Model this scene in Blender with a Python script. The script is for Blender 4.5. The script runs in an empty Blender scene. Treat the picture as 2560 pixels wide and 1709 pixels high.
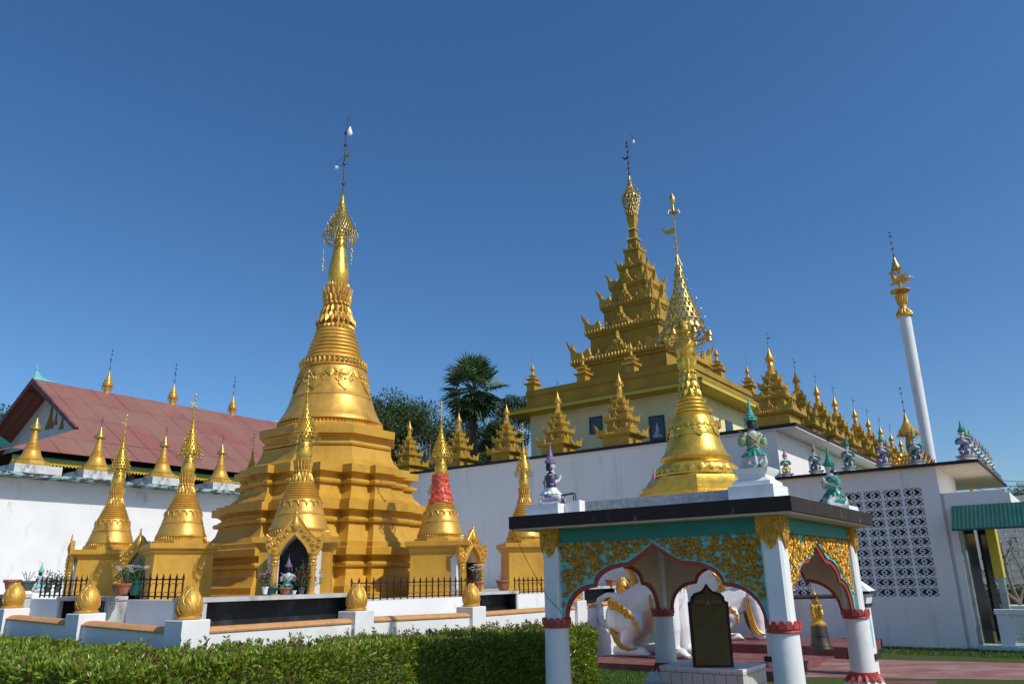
import bpy, math, random
import numpy as np
from mathutils import Vector, Matrix
random.seed(7); np.random.seed(7)
SC=bpy.context.scene; COL=SC.collection
PI=math.pi
# ---------------------------------------------------------------- camera model (photo surveyed at 2560x1709)
F=1920.0;CX=1280.0;CY=854.5;TH=math.atan(594/1920);RO=math.atan(0.0197);EYE=1.6
def ray(u,v):
    dx=(u-CX)/F;dy=-(v-CY)/F;c,s=math.cos(RO),math.sin(RO)
    x=dx*c+dy*s;y=-dx*s+dy*c
    return (x,math.cos(TH)-y*math.sin(TH),math.sin(TH)+y*math.cos(TH))
def atz(u,v,z):
    d=ray(u,v);t=(z-EYE)/d[2];return (d[0]*t,d[1]*t,z)
def aty(u,v,Y):
    d=ray(u,v);t=Y/d[1];return (d[0]*t,Y,EYE+d[2]*t)
def onp(u,v,px,py,az):
    a=math.radians(az);nx,ny=math.cos(a),-math.sin(a);d=ray(u,v);t=(px*nx+py*ny)/(d[0]*nx+d[1]*ny)
    return (d[0]*t,d[1]*t,EYE+d[2]*t)
def zat(px,py,u,v):
    return onp(u,v,px,py,math.degrees(math.atan2(px,py))+90)[2]
A=(.588,.809);B=(-.809,.588);NL=(-.588,-.809);NR=(.809,-.588)
RZ=math.radians(-36.0)          # the compound's own grid: local x -> NR, local y -> A
# ---------------------------------------------------------------- materials
def mat(name,col,rough=.6,metal=0.,var=.15,scale=6.,bump=.0,bscale=40.,spec=.5,col2=None,c2pos=(.55,.7),c2scale=2.,coat=0.,streak=None,detail=6):
    m=bpy.data.materials.new(name);m.use_nodes=True;nt=m.node_tree;N=nt.nodes;L=nt.links
    b=N['Principled BSDF'];b.inputs['Roughness'].default_value=rough;b.inputs['Metallic'].default_value=metal
    b.inputs['Specular IOR Level'].default_value=spec;b.inputs['Coat Weight'].default_value=coat
    tc=N.new('ShaderNodeTexCoord');n=N.new('ShaderNodeTexNoise');n.inputs['Scale'].default_value=scale;n.inputs['Detail'].default_value=detail
    L.new(tc.outputs['Object'],n.inputs['Vector'])
    mx=N.new('ShaderNodeMix');mx.data_type='RGBA'
    lo=[c*(1-var) for c in col]+[1];hi=[min(1,c*(1+var)) for c in col]+[1]
    mx.inputs[6].default_value=lo;mx.inputs[7].default_value=hi
    r=N.new('ShaderNodeMapRange');r.inputs[1].default_value=.3;r.inputs[2].default_value=.7
    L.new(n.outputs['Fac'],r.inputs[0]);L.new(r.outputs[0],mx.inputs[0]);out=mx.outputs[2]
    if col2:
        n2=N.new('ShaderNodeTexNoise');n2.inputs['Scale'].default_value=c2scale;n2.inputs['Detail'].default_value=10;n2.inputs['Roughness'].default_value=.65
        if streak:
            mp=N.new('ShaderNodeMapping');mp.inputs['Scale'].default_value=streak;L.new(tc.outputs['Object'],mp.inputs[0]);L.new(mp.outputs[0],n2.inputs['Vector'])
        else: L.new(tc.outputs['Object'],n2.inputs['Vector'])
        r2=N.new('ShaderNodeMapRange');r2.inputs[1].default_value=c2pos[0];r2.inputs[2].default_value=c2pos[1];L.new(n2.outputs['Fac'],r2.inputs[0])
        m2=N.new('ShaderNodeMix');m2.data_type='RGBA';m2.inputs[7].default_value=list(col2)+[1];L.new(out,m2.inputs[6]);L.new(r2.outputs[0],m2.inputs[0]);out=m2.outputs[2]
    L.new(out,b.inputs['Base Color'])
    rr=N.new('ShaderNodeMapRange');rr.inputs[3].default_value=max(0,rough-.08);rr.inputs[4].default_value=min(1,rough+.1);L.new(n.outputs['Fac'],rr.inputs[0]);L.new(rr.outputs[0],b.inputs['Roughness'])
    if bump:
        n3=N.new('ShaderNodeTexNoise');n3.inputs['Scale'].default_value=bscale;n3.inputs['Detail'].default_value=5;L.new(tc.outputs['Object'],n3.inputs['Vector'])
        bp=N.new('ShaderNodeBump');bp.inputs['Strength'].default_value=bump;bp.inputs['Distance'].default_value=.02;L.new(n3.outputs['Fac'],bp.inputs['Height']);L.new(bp.outputs[0],b.inputs['Normal'])
    return m
G=dict(
 gold=mat('gold_leaf_paint',(.69,.39,.068),.40,.42,.14,4,.22,9,col2=(.44,.22,.03),c2pos=(.52,.78),c2scale=3.5,streak=(1,1,.4)),
 goldm=mat('gold_matte_paint',(.59,.325,.033),.5,.12,.1,3,.2,12,col2=(.42,.19,.015),c2pos=(.50,.78),c2scale=1.8,streak=(1,1,.35)),
 goldb=mat('gold_bright_leaf',(.74,.47,.07),.34,.62,.18,12,.2,30,col2=(.38,.22,.03),c2pos=(.56,.75),c2scale=6),
 goldo=mat('ochre_temple_gold',(.50,.30,.028),.5,.2,.12,4,.12,20,col2=(.25,.15,.03),c2pos=(.55,.8),c2scale=1.6,streak=(1,1,.3)),
 goldd=mat('ochre_flat_wall',(.35,.225,.016),.7,.0,.12,2,.1,20,col2=(.20,.13,.03),c2pos=(.5,.8),c2scale=1.2,streak=(1,1,.25)),
 goldr=mat('carved_gold_red_shade',(.58,.29,.025),.4,.4,.3,30,.4,50),
 brass=mat('tarnished_brass',(.56,.42,.12),.38,.65,.25,20,.1,60,col2=(.12,.11,.05),c2pos=(.55,.7),c2scale=9),
 iron=mat('rusty_iron',(.045,.022,.018),.6,.4,.3,20),
 darkmetal=mat('dark_weathered_metal',(.12,.09,.05),.5,.7,.3,20),
 white=mat('white_plaster',(.78,.79,.78),.75,0,.04,2,.14,18,col2=(.55,.56,.54),c2pos=(.55,.82),c2scale=1.6),
 whites=mat('white_plaster_stained',(.79,.80,.79),.75,0,.05,1.5,.12,18,col2=(.42,.43,.42),c2pos=(.57,.80),c2scale=2.6,streak=(1,1,.45)),
 whitew=mat('white_wall_soft',(.84,.81,.77),.8,0,.04,.6,.06,12,col2=(.55,.52,.47),c2pos=(.56,.80),c2scale=1.1,streak=(2.2,2.2,.22)),
 grubby=mat('grubby_white_block',(.62,.63,.62),.8,0,.1,6,.2,20,col2=(.14,.14,.15),c2pos=(.52,.68),c2scale=6,streak=(1,1,.35)),
 cream=mat('cream_wall',(.84,.78,.42),.8,0,.05,.8,.0,20,col2=(.66,.60,.30),c2pos=(.5,.8),c2scale=.6),
 yellow=mat('yellow_soffit',(.62,.48,.05),.7,0,.1,1),
 terr=mat('terracotta_coping',(.62,.32,.12),.7,0,.12,8,.2,30,col2=(.42,.20,.08),c2pos=(.55,.75),c2scale=5),
 brown=mat('dark_brown_paint',(.028,.016,.013),.85,0,.3,6,.1,30,col2=(.22,.21,.19),c2pos=(.62,.70),c2scale=7,streak=(1,1,.25)),
 brownk=mat('brown_edge',(.03,.018,.016),.8,0,.3,6),
 peel=mat('peeling_coping',(.05,.035,.035),.7,0,.2,6,.3,30,col2=(.30,.50,.47),c2pos=(.48,.56),c2scale=4.5,streak=(1,1,2)),
 teal=mat('teal_paint',(.006,.19,.145),.5,0,.12,6,.05,30),
 cyan=mat('pale_cyan_paint',(.17,.56,.53),.6,0,.12,8),
 green=mat('green_paint',(.015,.22,.16),.45,0,.2,12),
 lgreen=mat('lime_pastel_paint',(.24,.34,.14),.5,0,.2,20),
 mint=mat('mint_paint',(.07,.34,.25),.5,0,.2,16),
 purple=mat('purple_paint',(.085,.045,.14),.5,0,.25,20),
 lilac=mat('lilac_paint',(.22,.16,.30),.5,0,.15,16),
 pink=mat('dusty_pink_paint',(.40,.20,.24),.5,0,.2,16),
 navy=mat('navy_paint',(.02,.035,.07),.5,0,.3,16),
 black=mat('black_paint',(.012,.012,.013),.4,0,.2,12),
 soot_shade=mat('black_soot_and_shade',(.012,.012,.014),.5,0,.4,3,.0,20,col2=(.08,.085,.1),c2pos=(.52,.8),c2scale=3),  # soot in the offering boxes; painted-in shade inside the shrine niches
 red=mat('red_lotus_paint',(.42,.055,.04),.5,0,.2,16,.1,40),
 beige=mat('beige_soffit',(.62,.52,.40),.8,0,.06,3),
 pale=mat('figure_white_paint',(.52,.55,.56),.5,0,.15,14,.1,40,col2=(.22,.24,.24),c2pos=(.55,.72),c2scale=9),
 lionw=mat('lion_white_paint',(.76,.77,.78),.6,0,.05,4,.25,14),
 stone=mat('grey_stone',(.32,.31,.30),.8,0,.2,10,.3,30),
 granite=mat('grey_speckled_slab',(.40,.41,.42),.7,0,.25,30,.2,40,col2=(.06,.06,.06),c2pos=(.6,.75),c2scale=12),
 concrete=mat('stained_concrete',(.50,.50,.49),.8,0,.12,5,.2,30,col2=(.14,.14,.14),c2pos=(.52,.72),c2scale=4,streak=(1,1,.3)),
 maroon=mat('maroon_step',(.19,.06,.055),.7,0,.2,3,.1,30,col2=(.30,.17,.15),c2pos=(.5,.75),c2scale=2),
 path=mat('red_path',(.27,.12,.10),.85,0,.2,1.2,.3,30,col2=(.42,.27,.23),c2pos=(.45,.65),c2scale=2.5,streak=(.4,1,1)),
 glass=mat('dark_glass',(.02,.03,.035),.08,0,.2,3,spec=.8),
 mirror=mat('polished_tile',(.32,.38,.36),.12,0,.3,3,spec=.8),
 marble=mat('pale_green_marble',(.42,.62,.55),.25,0,.15,5),
 trunk=mat('palm_bark',(.10,.075,.055),.9,0,.3,8,.5,20),
 bark=mat('grey_bark',(.22,.19,.15),.9,0,.3,12,.5,20),
 potc=mat('terracotta_pot',(.36,.12,.06),.75,0,.2,8,.2,30),
 potg=mat('green_glazed_pot',(.01,.10,.07),.25,0,.2,8),
 potk=mat('dark_grey_pot',(.09,.10,.10),.5,0,.2,8),
 bulb=mat('frosted_glass_bulb',(.85,.85,.83),.3,0,.02,3),
 bronze=mat('dark_bronze_bell',(.09,.075,.06),.42,.6,.25,6,.1,30),
 redfl=mat('crimson_petals',(.55,.02,.06),.6,0,.3,30),
 whfl=mat('white_petals',(.8,.8,.74),.6,0,.1,30),
)
def leafmat(name,c1,c2,rough=.45,c3=None,trans=.25):
    m=bpy.data.materials.new(name);m.use_nodes=True;nt=m.node_tree;N=nt.nodes;L=nt.links;b=N['Principled BSDF']
    b.inputs['Roughness'].default_value=rough
    ge=N.new('ShaderNodeNewGeometry');r=N.new('ShaderNodeValToRGB');e=r.color_ramp.elements
    e[0].color=list(c1)+[1];e[1].color=list(c2)+[1];e[1].position=.93 if c3 else 1
    if c3: k=e.new(.96);k.color=list(c3)+[1]
    L.new(ge.outputs['Random Per Island'],r.inputs[0]);L.new(r.outputs[0],b.inputs['Base Color'])
    tr=N.new('ShaderNodeBsdfTranslucent');L.new(r.outputs[0],tr.inputs[0]);ms=N.new('ShaderNodeMixShader');ms.inputs[0].default_value=trans
    o=N['Material Output'];L.new(b.outputs[0],ms.inputs[1]);L.new(tr.outputs[0],ms.inputs[2]);L.new(ms.outputs[0],o.inputs[0])
    return m
G['hedge']=leafmat('glossy_hedge_leaf',(.085,.165,.012),(.35,.45,.05),.3,(.24,.06,.02),.35)
G['hedgered']=leafmat('red_young_leaf',(.16,.03,.03),(.24,.07,.05),.4)
G['treeleaf']=leafmat('tree_leaf',(.022,.055,.012),(.11,.17,.035),.75)
G['treeleaf2']=leafmat('sunny_tree_leaf',(.03,.07,.012),(.08,.14,.03),.5)
G['palmleaf']=leafmat('palm_leaf',(.045,.10,.028),(.17,.25,.09),.45)
G['potleaf']=leafmat('pot_plant_leaf',(.02,.06,.015),(.08,.16,.04),.4)
# grass
def grassmat(name,c1,c2):
    return mat(name,c1,.9,0,.35,30,.6,80,col2=c2,c2pos=(.4,.7),c2scale=14,spec=.2)
G['ground']=grassmat('lawn_soil',(.05,.085,.018),(.10,.12,.03))
G['grassb']=leafmat('grass_blade',(.05,.11,.015),(.14,.22,.04),.6)
# tiled face
def tilemat():
    m=bpy.data.materials.new('white_tile_with_brown_grout');m.use_nodes=True;nt=m.node_tree;N=nt.nodes;L=nt.links;b=N['Principled BSDF'];b.inputs['Roughness'].default_value=.3
    tc=N.new('ShaderNodeTexCoord');sp=N.new('ShaderNodeSeparateXYZ');L.new(tc.outputs['Object'],sp.inputs[0])
    ad=N.new('ShaderNodeMath');ad.operation='ADD';L.new(sp.outputs[0],ad.inputs[0]);L.new(sp.outputs[1],ad.inputs[1])
    cb=N.new('ShaderNodeCombineXYZ');L.new(ad.outputs[0],cb.inputs[0]);L.new(sp.outputs[2],cb.inputs[1])
    br=N.new('ShaderNodeTexBrick');br.offset=0.5;L.new(cb.outputs[0],br.inputs['Vector'])
    for k,v in (('Scale',1.),('Mortar Size',.004),('Brick Width',.14),('Row Height',.14),('Mortar Smooth',.1)): br.inputs[k].default_value=v
    br.inputs['Color1'].default_value=(.66,.64,.58,1);br.inputs['Color2'].default_value=(.60,.59,.54,1);br.inputs['Mortar'].default_value=(.22,.15,.06,1)
    L.new(br.outputs[0],b.inputs['Base Color']);return m
G['tile']=tilemat()
def roofmat():
    m=bpy.data.materials.new('faded_red_sheet_roof');m.use_nodes=True;nt=m.node_tree;N=nt.nodes;L=nt.links;b=N['Principled BSDF'];b.inputs['Roughness'].default_value=.55
    tc=N.new('ShaderNodeTexCoord')
    br=N.new('ShaderNodeTexBrick');br.offset=0.0
    mp=N.new('ShaderNodeMapping');mp.inputs['Rotation'].default_value=(0,0,0);L.new(tc.outputs['UV'],mp.inputs[0]);L.new(mp.outputs[0],br.inputs['Vector'])
    for k,v in (('Scale',1.),('Mortar Size',.028),('Brick Width',.9),('Row Height',1.7),('Bias',-.45)): br.inputs[k].default_value=v
    br.inputs['Color1'].default_value=(.32,.135,.10,1);br.inputs['Color2'].default_value=(.35,.085,.07,1);br.inputs['Mortar'].default_value=(.16,.07,.06,1)
    n=N.new('ShaderNodeTexNoise');n.inputs['Scale'].default_value=.5;n.inputs['Detail'].default_value=8;L.new(tc.outputs['UV'],n.inputs['Vector'])
    mx=N.new('ShaderNodeMix');mx.data_type='RGBA';mx.inputs[7].default_value=(.33,.18,.125,1);L.new(br.outputs[0],mx.inputs[6])
    r=N.new('ShaderNodeMapRange');r.inputs[1].default_value=.42;r.inputs[2].default_value=.62;r.inputs[4].default_value=.65;L.new(n.outputs[0],r.inputs[0]);L.new(r.outputs[0],mx.inputs[0]);L.new(mx.outputs[2],b.inputs['Base Color'])
    w=N.new('ShaderNodeTexWave');w.inputs['Scale'].default_value=2.2;w.bands_direction='X';L.new(tc.outputs['UV'],w.inputs['Vector'])
    bp=N.new('ShaderNodeBump');bp.inputs['Strength'].default_value=.5;bp.inputs['Distance'].default_value=.05;L.new(w.outputs[0],bp.inputs['Height']);L.new(bp.outputs[0],b.inputs['Normal'])
    return m
G['roof']=roofmat()
def clothmat():
    m=bpy.data.materials.new('red_patterned_wrap');m.use_nodes=True;nt=m.node_tree;N=nt.nodes;L=nt.links;b=N['Principled BSDF'];b.inputs['Roughness'].default_value=.22;b.inputs['Coat Weight'].default_value=.3
    tc=N.new('ShaderNodeTexCoord');v=N.new('ShaderNodeTexVoronoi');v.inputs['Scale'].default_value=11;L.new(tc.outputs['Object'],v.inputs['Vector'])
    r=N.new('ShaderNodeValToRGB');r.color_ramp.interpolation='CONSTANT';e=r.color_ramp.elements
    e[0].color=(.12,.03,.2,1);e[1].color=(.66,.055,.02,1);e[1].position=.22;k=e.new(.5);k.color=(.75,.20,.06,1);k=e.new(.62);k.color=(.68,.06,.02,1)
    L.new(v.outputs['Distance'],r.inputs[0]);L.new(r.outputs[0],b.inputs['Base Color'])
    n=N.new('ShaderNodeTexNoise');n.inputs['Scale'].default_value=18;L.new(tc.outputs['Object'],n.inputs['Vector']);bp=N.new('ShaderNodeBump');bp.inputs['Strength'].default_value=.8;bp.inputs['Distance'].default_value=.03;L.new(n.outputs[0],bp.inputs['Height']);L.new(bp.outputs[0],b.inputs['Normal'])
    return m
G['cloth']=clothmat()
def corrmat():
    m=mat('green_corrugated_sheet',(.010,.085,.075),.45,0,.15,3);nt=m.node_tree;N=nt.nodes;L=nt.links
    tc=N.new('ShaderNodeTexCoord');w=N.new('ShaderNodeTexWave');w.inputs['Scale'].default_value=4.;w.bands_direction='X';L.new(tc.outputs['Object'],w.inputs['Vector'])
    bp=N.new('ShaderNodeBump');bp.inputs['Strength'].default_value=.35;bp.inputs['Distance'].default_value=.02;L.new(w.outputs[0],bp.inputs['Height']);L.new(bp.outputs[0],N['Principled BSDF'].inputs['Normal']);return m
G['corr']=corrmat()
# ---------------------------------------------------------------- mesh builder
class MB:
    def __init__(s): s.v=[];s.f=[];s.m=[];s.T=Matrix.Identity(4);s.mi=0
    def add(s,vs,fs):
        o=len(s.v);T=s.T
        s.v+=[tuple(T@Vector(p)) for p in vs];s.f+=[tuple(i+o for i in f) for f in fs];s.m+=[s.mi]*len(fs)
    def box(s,x0,y0,z0,x1,y1,z1):
        s.add([(x0,y0,z0),(x1,y0,z0),(x1,y1,z0),(x0,y1,z0),(x0,y0,z1),(x1,y0,z1),(x1,y1,z1),(x0,y1,z1)],[(0,3,2,1),(4,5,6,7),(0,1,5,4),(1,2,6,5),(2,3,7,6),(3,0,4,7)])
    def loft(s,rings,cap=True):
        n=len(rings[0]);vs=[p for r in rings for p in r];fs=[]
        for k in range(len(rings)-1):
            for i in range(n):
                j=(i+1)%n;fs.append((k*n+i,k*n+j,(k+1)*n+j,(k+1)*n+i))
        if cap: fs.append(tuple(range(n-1,-1,-1)));fs.append(tuple((len(rings)-1)*n+i for i in range(n)))
        s.add(vs,fs)
    def lathe(s,prof,n=32,c=(0,0),ph=0.,cap=True):
        s.loft([[(c[0]+r*math.cos(2*PI*(i+ph)/n),c[1]+r*math.sin(2*PI*(i+ph)/n),z) for i in range(n)] for r,z in prof],cap)
    def prism(s,pts,z0,z1): s.loft([[(x,y,z0) for x,y in pts],[(x,y,z1) for x,y in pts]])
    def tube(s,pts,r,n=6,cap=True,flat=1.):
        pts=[Vector(p) for p in pts];R=[];m=len(pts);up=Vector((0,0,1));prev=None
        for i,p in enumerate(pts):
            t=(pts[min(i+1,m-1)]-pts[max(i-1,0)]);t=t.normalized() if t.length>1e-9 else Vector((0,0,1))
            if prev is None:
                a=t.cross(up if abs(t.z)<.9 else Vector((1,0,0))).normalized()
            else: a=(prev-t*prev.dot(t)).normalized()
            prev=a;b=t.cross(a);rr=r[i] if isinstance(r,(list,tuple)) else r
            R.append([tuple(p+a*rr*math.cos(2*PI*k/n)+b*rr*flat*math.sin(2*PI*k/n)) for k in range(n)])
        s.loft(R,cap)
    def ball(s,c,r,n=12,m=8):
        if not isinstance(r,(tuple,list)): r=(r,r,r)
        vs=[(c[0],c[1],c[2]-r[2])];fs=[]
        for j in range(1,m):
            a=-PI/2+PI*j/m
            for i in range(n):
                b=2*PI*i/n;vs.append((c[0]+r[0]*math.cos(a)*math.cos(b),c[1]+r[1]*math.cos(a)*math.sin(b),c[2]+r[2]*math.sin(a)))
        vs.append((c[0],c[1],c[2]+r[2]));t=len(vs)-1
        for i in range(n): fs.append((0,1+(i+1)%n,1+i))
        for j in range(m-2):
            for i in range(n):
                k=1+j*n;fs.append((k+i,k+(i+1)%n,k+n+(i+1)%n,k+n+i))
        k=1+(m-2)*n
        for i in range(n): fs.append((k+i,k+(i+1)%n,t))
        s.add(vs,fs)
    def sheet(s,pts,y0,y1):
        """outline in local x,z given thickness y0..y1"""
        n=len(pts);vs=[(x,y0,z) for x,z in pts]+[(x,y1,z) for x,z in pts]
        s.add(vs,[tuple(range(n)),tuple(range(2*n-1,n-1,-1))]+[(i,n+i,n+(i+1)%n,(i+1)%n) for i in range(n)])
    def petal(s,p0,p1,w,nrm,bul):
        """leaf from p0 to p1, half-width w, ridge lifted by bul along nrm"""
        p0=Vector(p0);p1=Vector(p1);n=Vector(nrm).normalized();t=(p1-p0);sd=t.cross(n).normalized()
        a=p0+t*.0;m=p0+t*.55
        vs=[a-sd*w*.6,a+sd*w*.6,m+sd*w,p1,m-sd*w,m+n*bul,a+n*bul*.6,p1+n*bul*.4,a-n*bul*.3,p1-n*bul*.2]
        s.add([tuple(v) for v in vs],[(0,6,5,4),(6,1,2,5),(5,2,3,7),(4,5,7,3),(0,4,3,9,8),(8,9,3,2,1)])
    def pring(s,n,r0,z0,r1,z1,w,bul=.02,ph=0.,c=(0,0)):
        for i in range(n):
            a=2*PI*(i+ph)/n;ca,sa=math.cos(a),math.sin(a)
            dz=z1-z0;dr=r1-r0;nr=abs(dz);nz=-dr*(1 if dz>0 else -1)
            s.petal((c[0]+r0*ca,c[1]+r0*sa,z0),(c[0]+r1*ca,c[1]+r1*sa,z1),w,(ca*nr,sa*nr,nz+1e-6),bul)
    def build(s,name,mats,parent=None,label=None,ang=40,sm=True,loc=None):
        me=bpy.data.meshes.new(name);me.from_pydata(s.v,[],s.f)
        if not isinstance(mats,(list,tuple)): mats=[mats]
        for k in mats: me.materials.append(G[k] if isinstance(k,str) else k)
        if len(mats)>1: me.polygons.foreach_set('material_index',s.m)
        me.validate();me.update()
        if sm:
            me.polygons.foreach_set('use_smooth',[True]*len(me.polygons));me.set_sharp_from_angle(angle=math.radians(ang))
        o=bpy.data.objects.new(name,me);COL.objects.link(o);o.parent=parent
        if loc: o.location=loc
        if label:o['label']=label
        return o
def thing(name,label,cat,loc=(0,0,0),rz=0.,group=None,scale=None):
    o=bpy.data.objects.new(name,None);COL.objects.link(o);o.empty_display_size=.2
    o.location=loc;o.rotation_euler=(0,0,rz);o['label']=label;o['category']=cat
    if group:o['group']=group
    if scale:o.scale=(scale,)*3 if not isinstance(scale,tuple) else scale
    return o
def tag(o,label,cat,group=None,kind=None):
    if label:o['label']=label
    if cat:o['category']=cat
    if group:o['group']=group
    if kind:o['kind']=kind
    return o
def struct(o,label=None):
    o['kind']='structure'
    if label:o['label']=label
    return o
CH={}
def kids(o): return [c for c in bpy.data.objects if c.parent==o]
def dup(root,loc,rz,label,group=None,scale=None,skip=()):
    r=root.copy();COL.objects.link(r);r.location=loc;r.rotation_euler=(0,0,rz);r['label']=label
    if group:r['group']=group
    if scale:r.scale=(scale,)*3 if not isinstance(scale,tuple) else scale
    for ch in kids(root):
        if ch.name.split('.')[0] in skip: continue
        c=ch.copy();COL.objects.link(c);c.parent=r
        for g in kids(ch):
            d=g.copy();COL.objects.link(d);d.parent=c
    return r
def blob(name,prims,vox,parent,m,smooth=4,label=None):
    """balls and tapered capsules fused into ONE continuous surface"""
    b=MB()
    for p in prims:
        if p[0]=='s': b.ball(p[1],p[2],14,10)
        else:
            _,p0,r0,p1,r1=p;b.ball(p0,r0,12,8);b.ball(p1,r1,12,8);b.tube([p0,p1],[r0,r1],12)
    t=b.build('tmp_blob',m);md=t.modifiers.new('r','REMESH');md.mode='VOXEL';md.voxel_size=vox;md.use_smooth_shade=True
    if smooth:
        ms=t.modifiers.new('s','SMOOTH');ms.iterations=smooth;ms.factor=.5
    dg=bpy.context.evaluated_depsgraph_get();me=bpy.data.meshes.new_from_object(t.evaluated_get(dg));old=t.data
    bpy.data.objects.remove(t);bpy.data.meshes.remove(old)
    me.name=name;me.materials.clear();me.materials.append(G[m]);o=bpy.data.objects.new(name,me);COL.objects.link(o);o.parent=parent
    me.polygons.foreach_set('use_smooth',[True]*len(me.polygons))
    if label:o['label']=label
    return o
def leaves(name,P,D,Nn,ln,wd,m,parent=None,fold=.25):
    """many small folded leaves: P points, D directions, Nn normals (arrays)"""
    P=np.asarray(P,float);k=len(P);D=D/np.linalg.norm(D,axis=1,keepdims=True)
    S=np.cross(D,Nn);S/=np.linalg.norm(S,axis=1,keepdims=True)+1e-9;U=np.cross(S,D)
    ln=np.broadcast_to(ln,(k,))[:,None];wd=np.broadcast_to(wd,(k,))[:,None]
    v=np.stack([P,P+D*ln*.5+S*wd+U*wd*fold,P+D*ln,P+D*ln*.5-S*wd+U*wd*fold],1).reshape(-1,3)
    idx=(np.arange(k)*4)[:,None];f=np.concatenate([idx+np.array([0,1,2]),idx+np.array([0,2,3])],1).reshape(-1)
    me=bpy.data.meshes.new(name);me.vertices.add(4*k);me.vertices.foreach_set('co',v.ravel());me.loops.add(6*k);me.loops.foreach_set('vertex_index',f.astype(np.int32))
    me.polygons.add(2*k);me.polygons.foreach_set('loop_start',np.arange(0,6*k,3,dtype=np.int32));me.update(calc_edges=True);me.validate()
    me.materials.append(G[m] if isinstance(m,str) else m);o=bpy.data.objects.new(name,me);COL.objects.link(o);o.parent=parent;return o
def rnd(k): 
    a=np.random.normal(size=(k,3));return a/np.linalg.norm(a,axis=1,keepdims=True)
def TB(z): 
    b=MB();b.T=Matrix.Translation((0,0,-z));return b
def ringtube(b,r,z,t,n=24,m=5,c=(0,0)):
    R=[]
    for k in range(m): a=2*PI*k/m;R.append((r+t*math.cos(a),z+t*math.sin(a)))
    vs=[(c[0]+rr*math.cos(2*PI*i/n),c[1]+rr*math.sin(2*PI*i/n),zz) for rr,zz in R for i in range(n)]
    fs=[(k*n+i,k*n+(i+1)%n,((k+1)%m)*n+(i+1)%n,((k+1)%m)*n+i) for k in range(m) for i in range(n)]
    b.add(vs,fs)
def crown(b,prof,n,t,leaf=0.,flags=0.,cores=True):
    """openwork metal umbrella: flat hoops, upright bars, little leaves"""
    for k,(r,z) in enumerate(prof):
        ringtube(b,r,z,t,max(14,n),4)
        if k<len(prof)-1:
            r2,z2=prof[k+1];rr=r+(r2-r)*.22;zz=z+(z2-z)*.22;m=max(14,n)
            vs=[(q*math.cos(2*PI*i/m),q*math.sin(2*PI*i/m),w) for q,w in ((r,z),(rr,zz),(rr-t*.6,zz),(r-t*.6,z)) for i in range(m)]
            b.add(vs,[(l*m+i,l*m+(i+1)%m,((l+1)%4)*m+(i+1)%m,((l+1)%4)*m+i) for l in range(4) for i in range(m)])
    for k in range(len(prof)-1):
        (r0,z0),(r1,z1)=prof[k],prof[k+1];nn=n if k<len(prof)*.45 else max(6,int(n*.6))
        for i in range(nn):
            a=2*PI*(i+.5*(k%2))/nn;w=PI*(r0+r1)/2/nn*.40
            c,s=math.cos(a),math.sin(a);vs=[]
            for r,z,ww in ((r0,z0,w),(r1,z1,w*.9)):
                for du,dn in ((-1,0),(1,0),(1,-1),(-1,-1)): vs.append(((r+dn*t)*c-s*du*ww,(r+dn*t)*s+c*du*ww,z))
            b.add(vs,[(0,1,5,4),(1,2,6,5),(2,3,7,6),(3,0,4,7)])
        if flags and k%2==0 and k<len(prof)-3:
            for i in range(max(5,nn//2)):
                a=2*PI*(i+.3)/max(5,nn//2);q=(r0*math.cos(a),r0*math.sin(a),z0);e=(r0*1.14*math.cos(a),r0*1.14*math.sin(a),z0+flags)
                b.tube([q,e],t*.4,3);b.petal(e,(e[0],e[1],e[2]+flags*.5),flags*.17,(math.cos(a),math.sin(a),0),t)
    if cores: b.lathe([(prof[k][0]*.5,prof[k][1]) for k in range(len(prof)//2,len(prof))],10)
def drops(b,r,z,n,s,levels=2,dh=1.6):
    """hoops hung with little bells"""
    for l in range(levels):
        rr=r*(1-.10*l);zz=z-l*s*dh
        ringtube(b,rr,zz,s*.13,20,3)
        for i in range(n):
            a=2*PI*(i+.5*l)/n;c,q=math.cos(a),math.sin(a)
            b.ball((rr*c,rr*q,zz-s*.3),s*.34,6,4)
            b.tube([(rr*c,rr*q,zz),(rr*c,rr*q,zz-s*1.2)],s*.06,3)
            b.petal((rr*c,rr*q,zz-s*.8),(rr*c,rr*q,zz-s*1.6),s*.22,(c,q,0),s*.1)
def rod(b,z0,z1,t,knobs=3,arms=1):
    b.tube([(0,0,z0),(0,0,z1)],[t,t*.45],6)
    for k in range(knobs):
        z=z0+(z1-z0)*(k+.6)/(knobs+.2);b.ball((0,0,z),(t*2.6,t*2.6,t*3.2),8,6)
        if arms:
            for q in range(3):
                a=2.1*q+k;c,s=math.cos(a),math.sin(a);b.tube([(0,0,z),(c*t*5,s*t*5,z+t*1.5),(c*t*6.5,s*t*6.5,z-t*1)],t*.5,3)
    b.lathe([(t*.5,z1-t*3),(t*2.6,z1-t*1),(t*2.8,z1+t*1.4),(t*.8,z1+t*4),(t*.2,z1+t*6)],8)
def bird(b,z,s,d=1):
    """pennant-shaped weather vane"""
    pts=[(0,-.18),(0,.22),(.25,.25),(.5,.12),(.8,.18),(1.,.42),(1.25,.5),(1.05,.25),(.95,-.02),(.6,-.25),(.25,-.22)]
    pts=[(x*s*d,z+y*s) for x,y in pts]
    if d<0: pts=pts[::-1]
    b.sheet(pts,-s*.04,s*.04)
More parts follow.
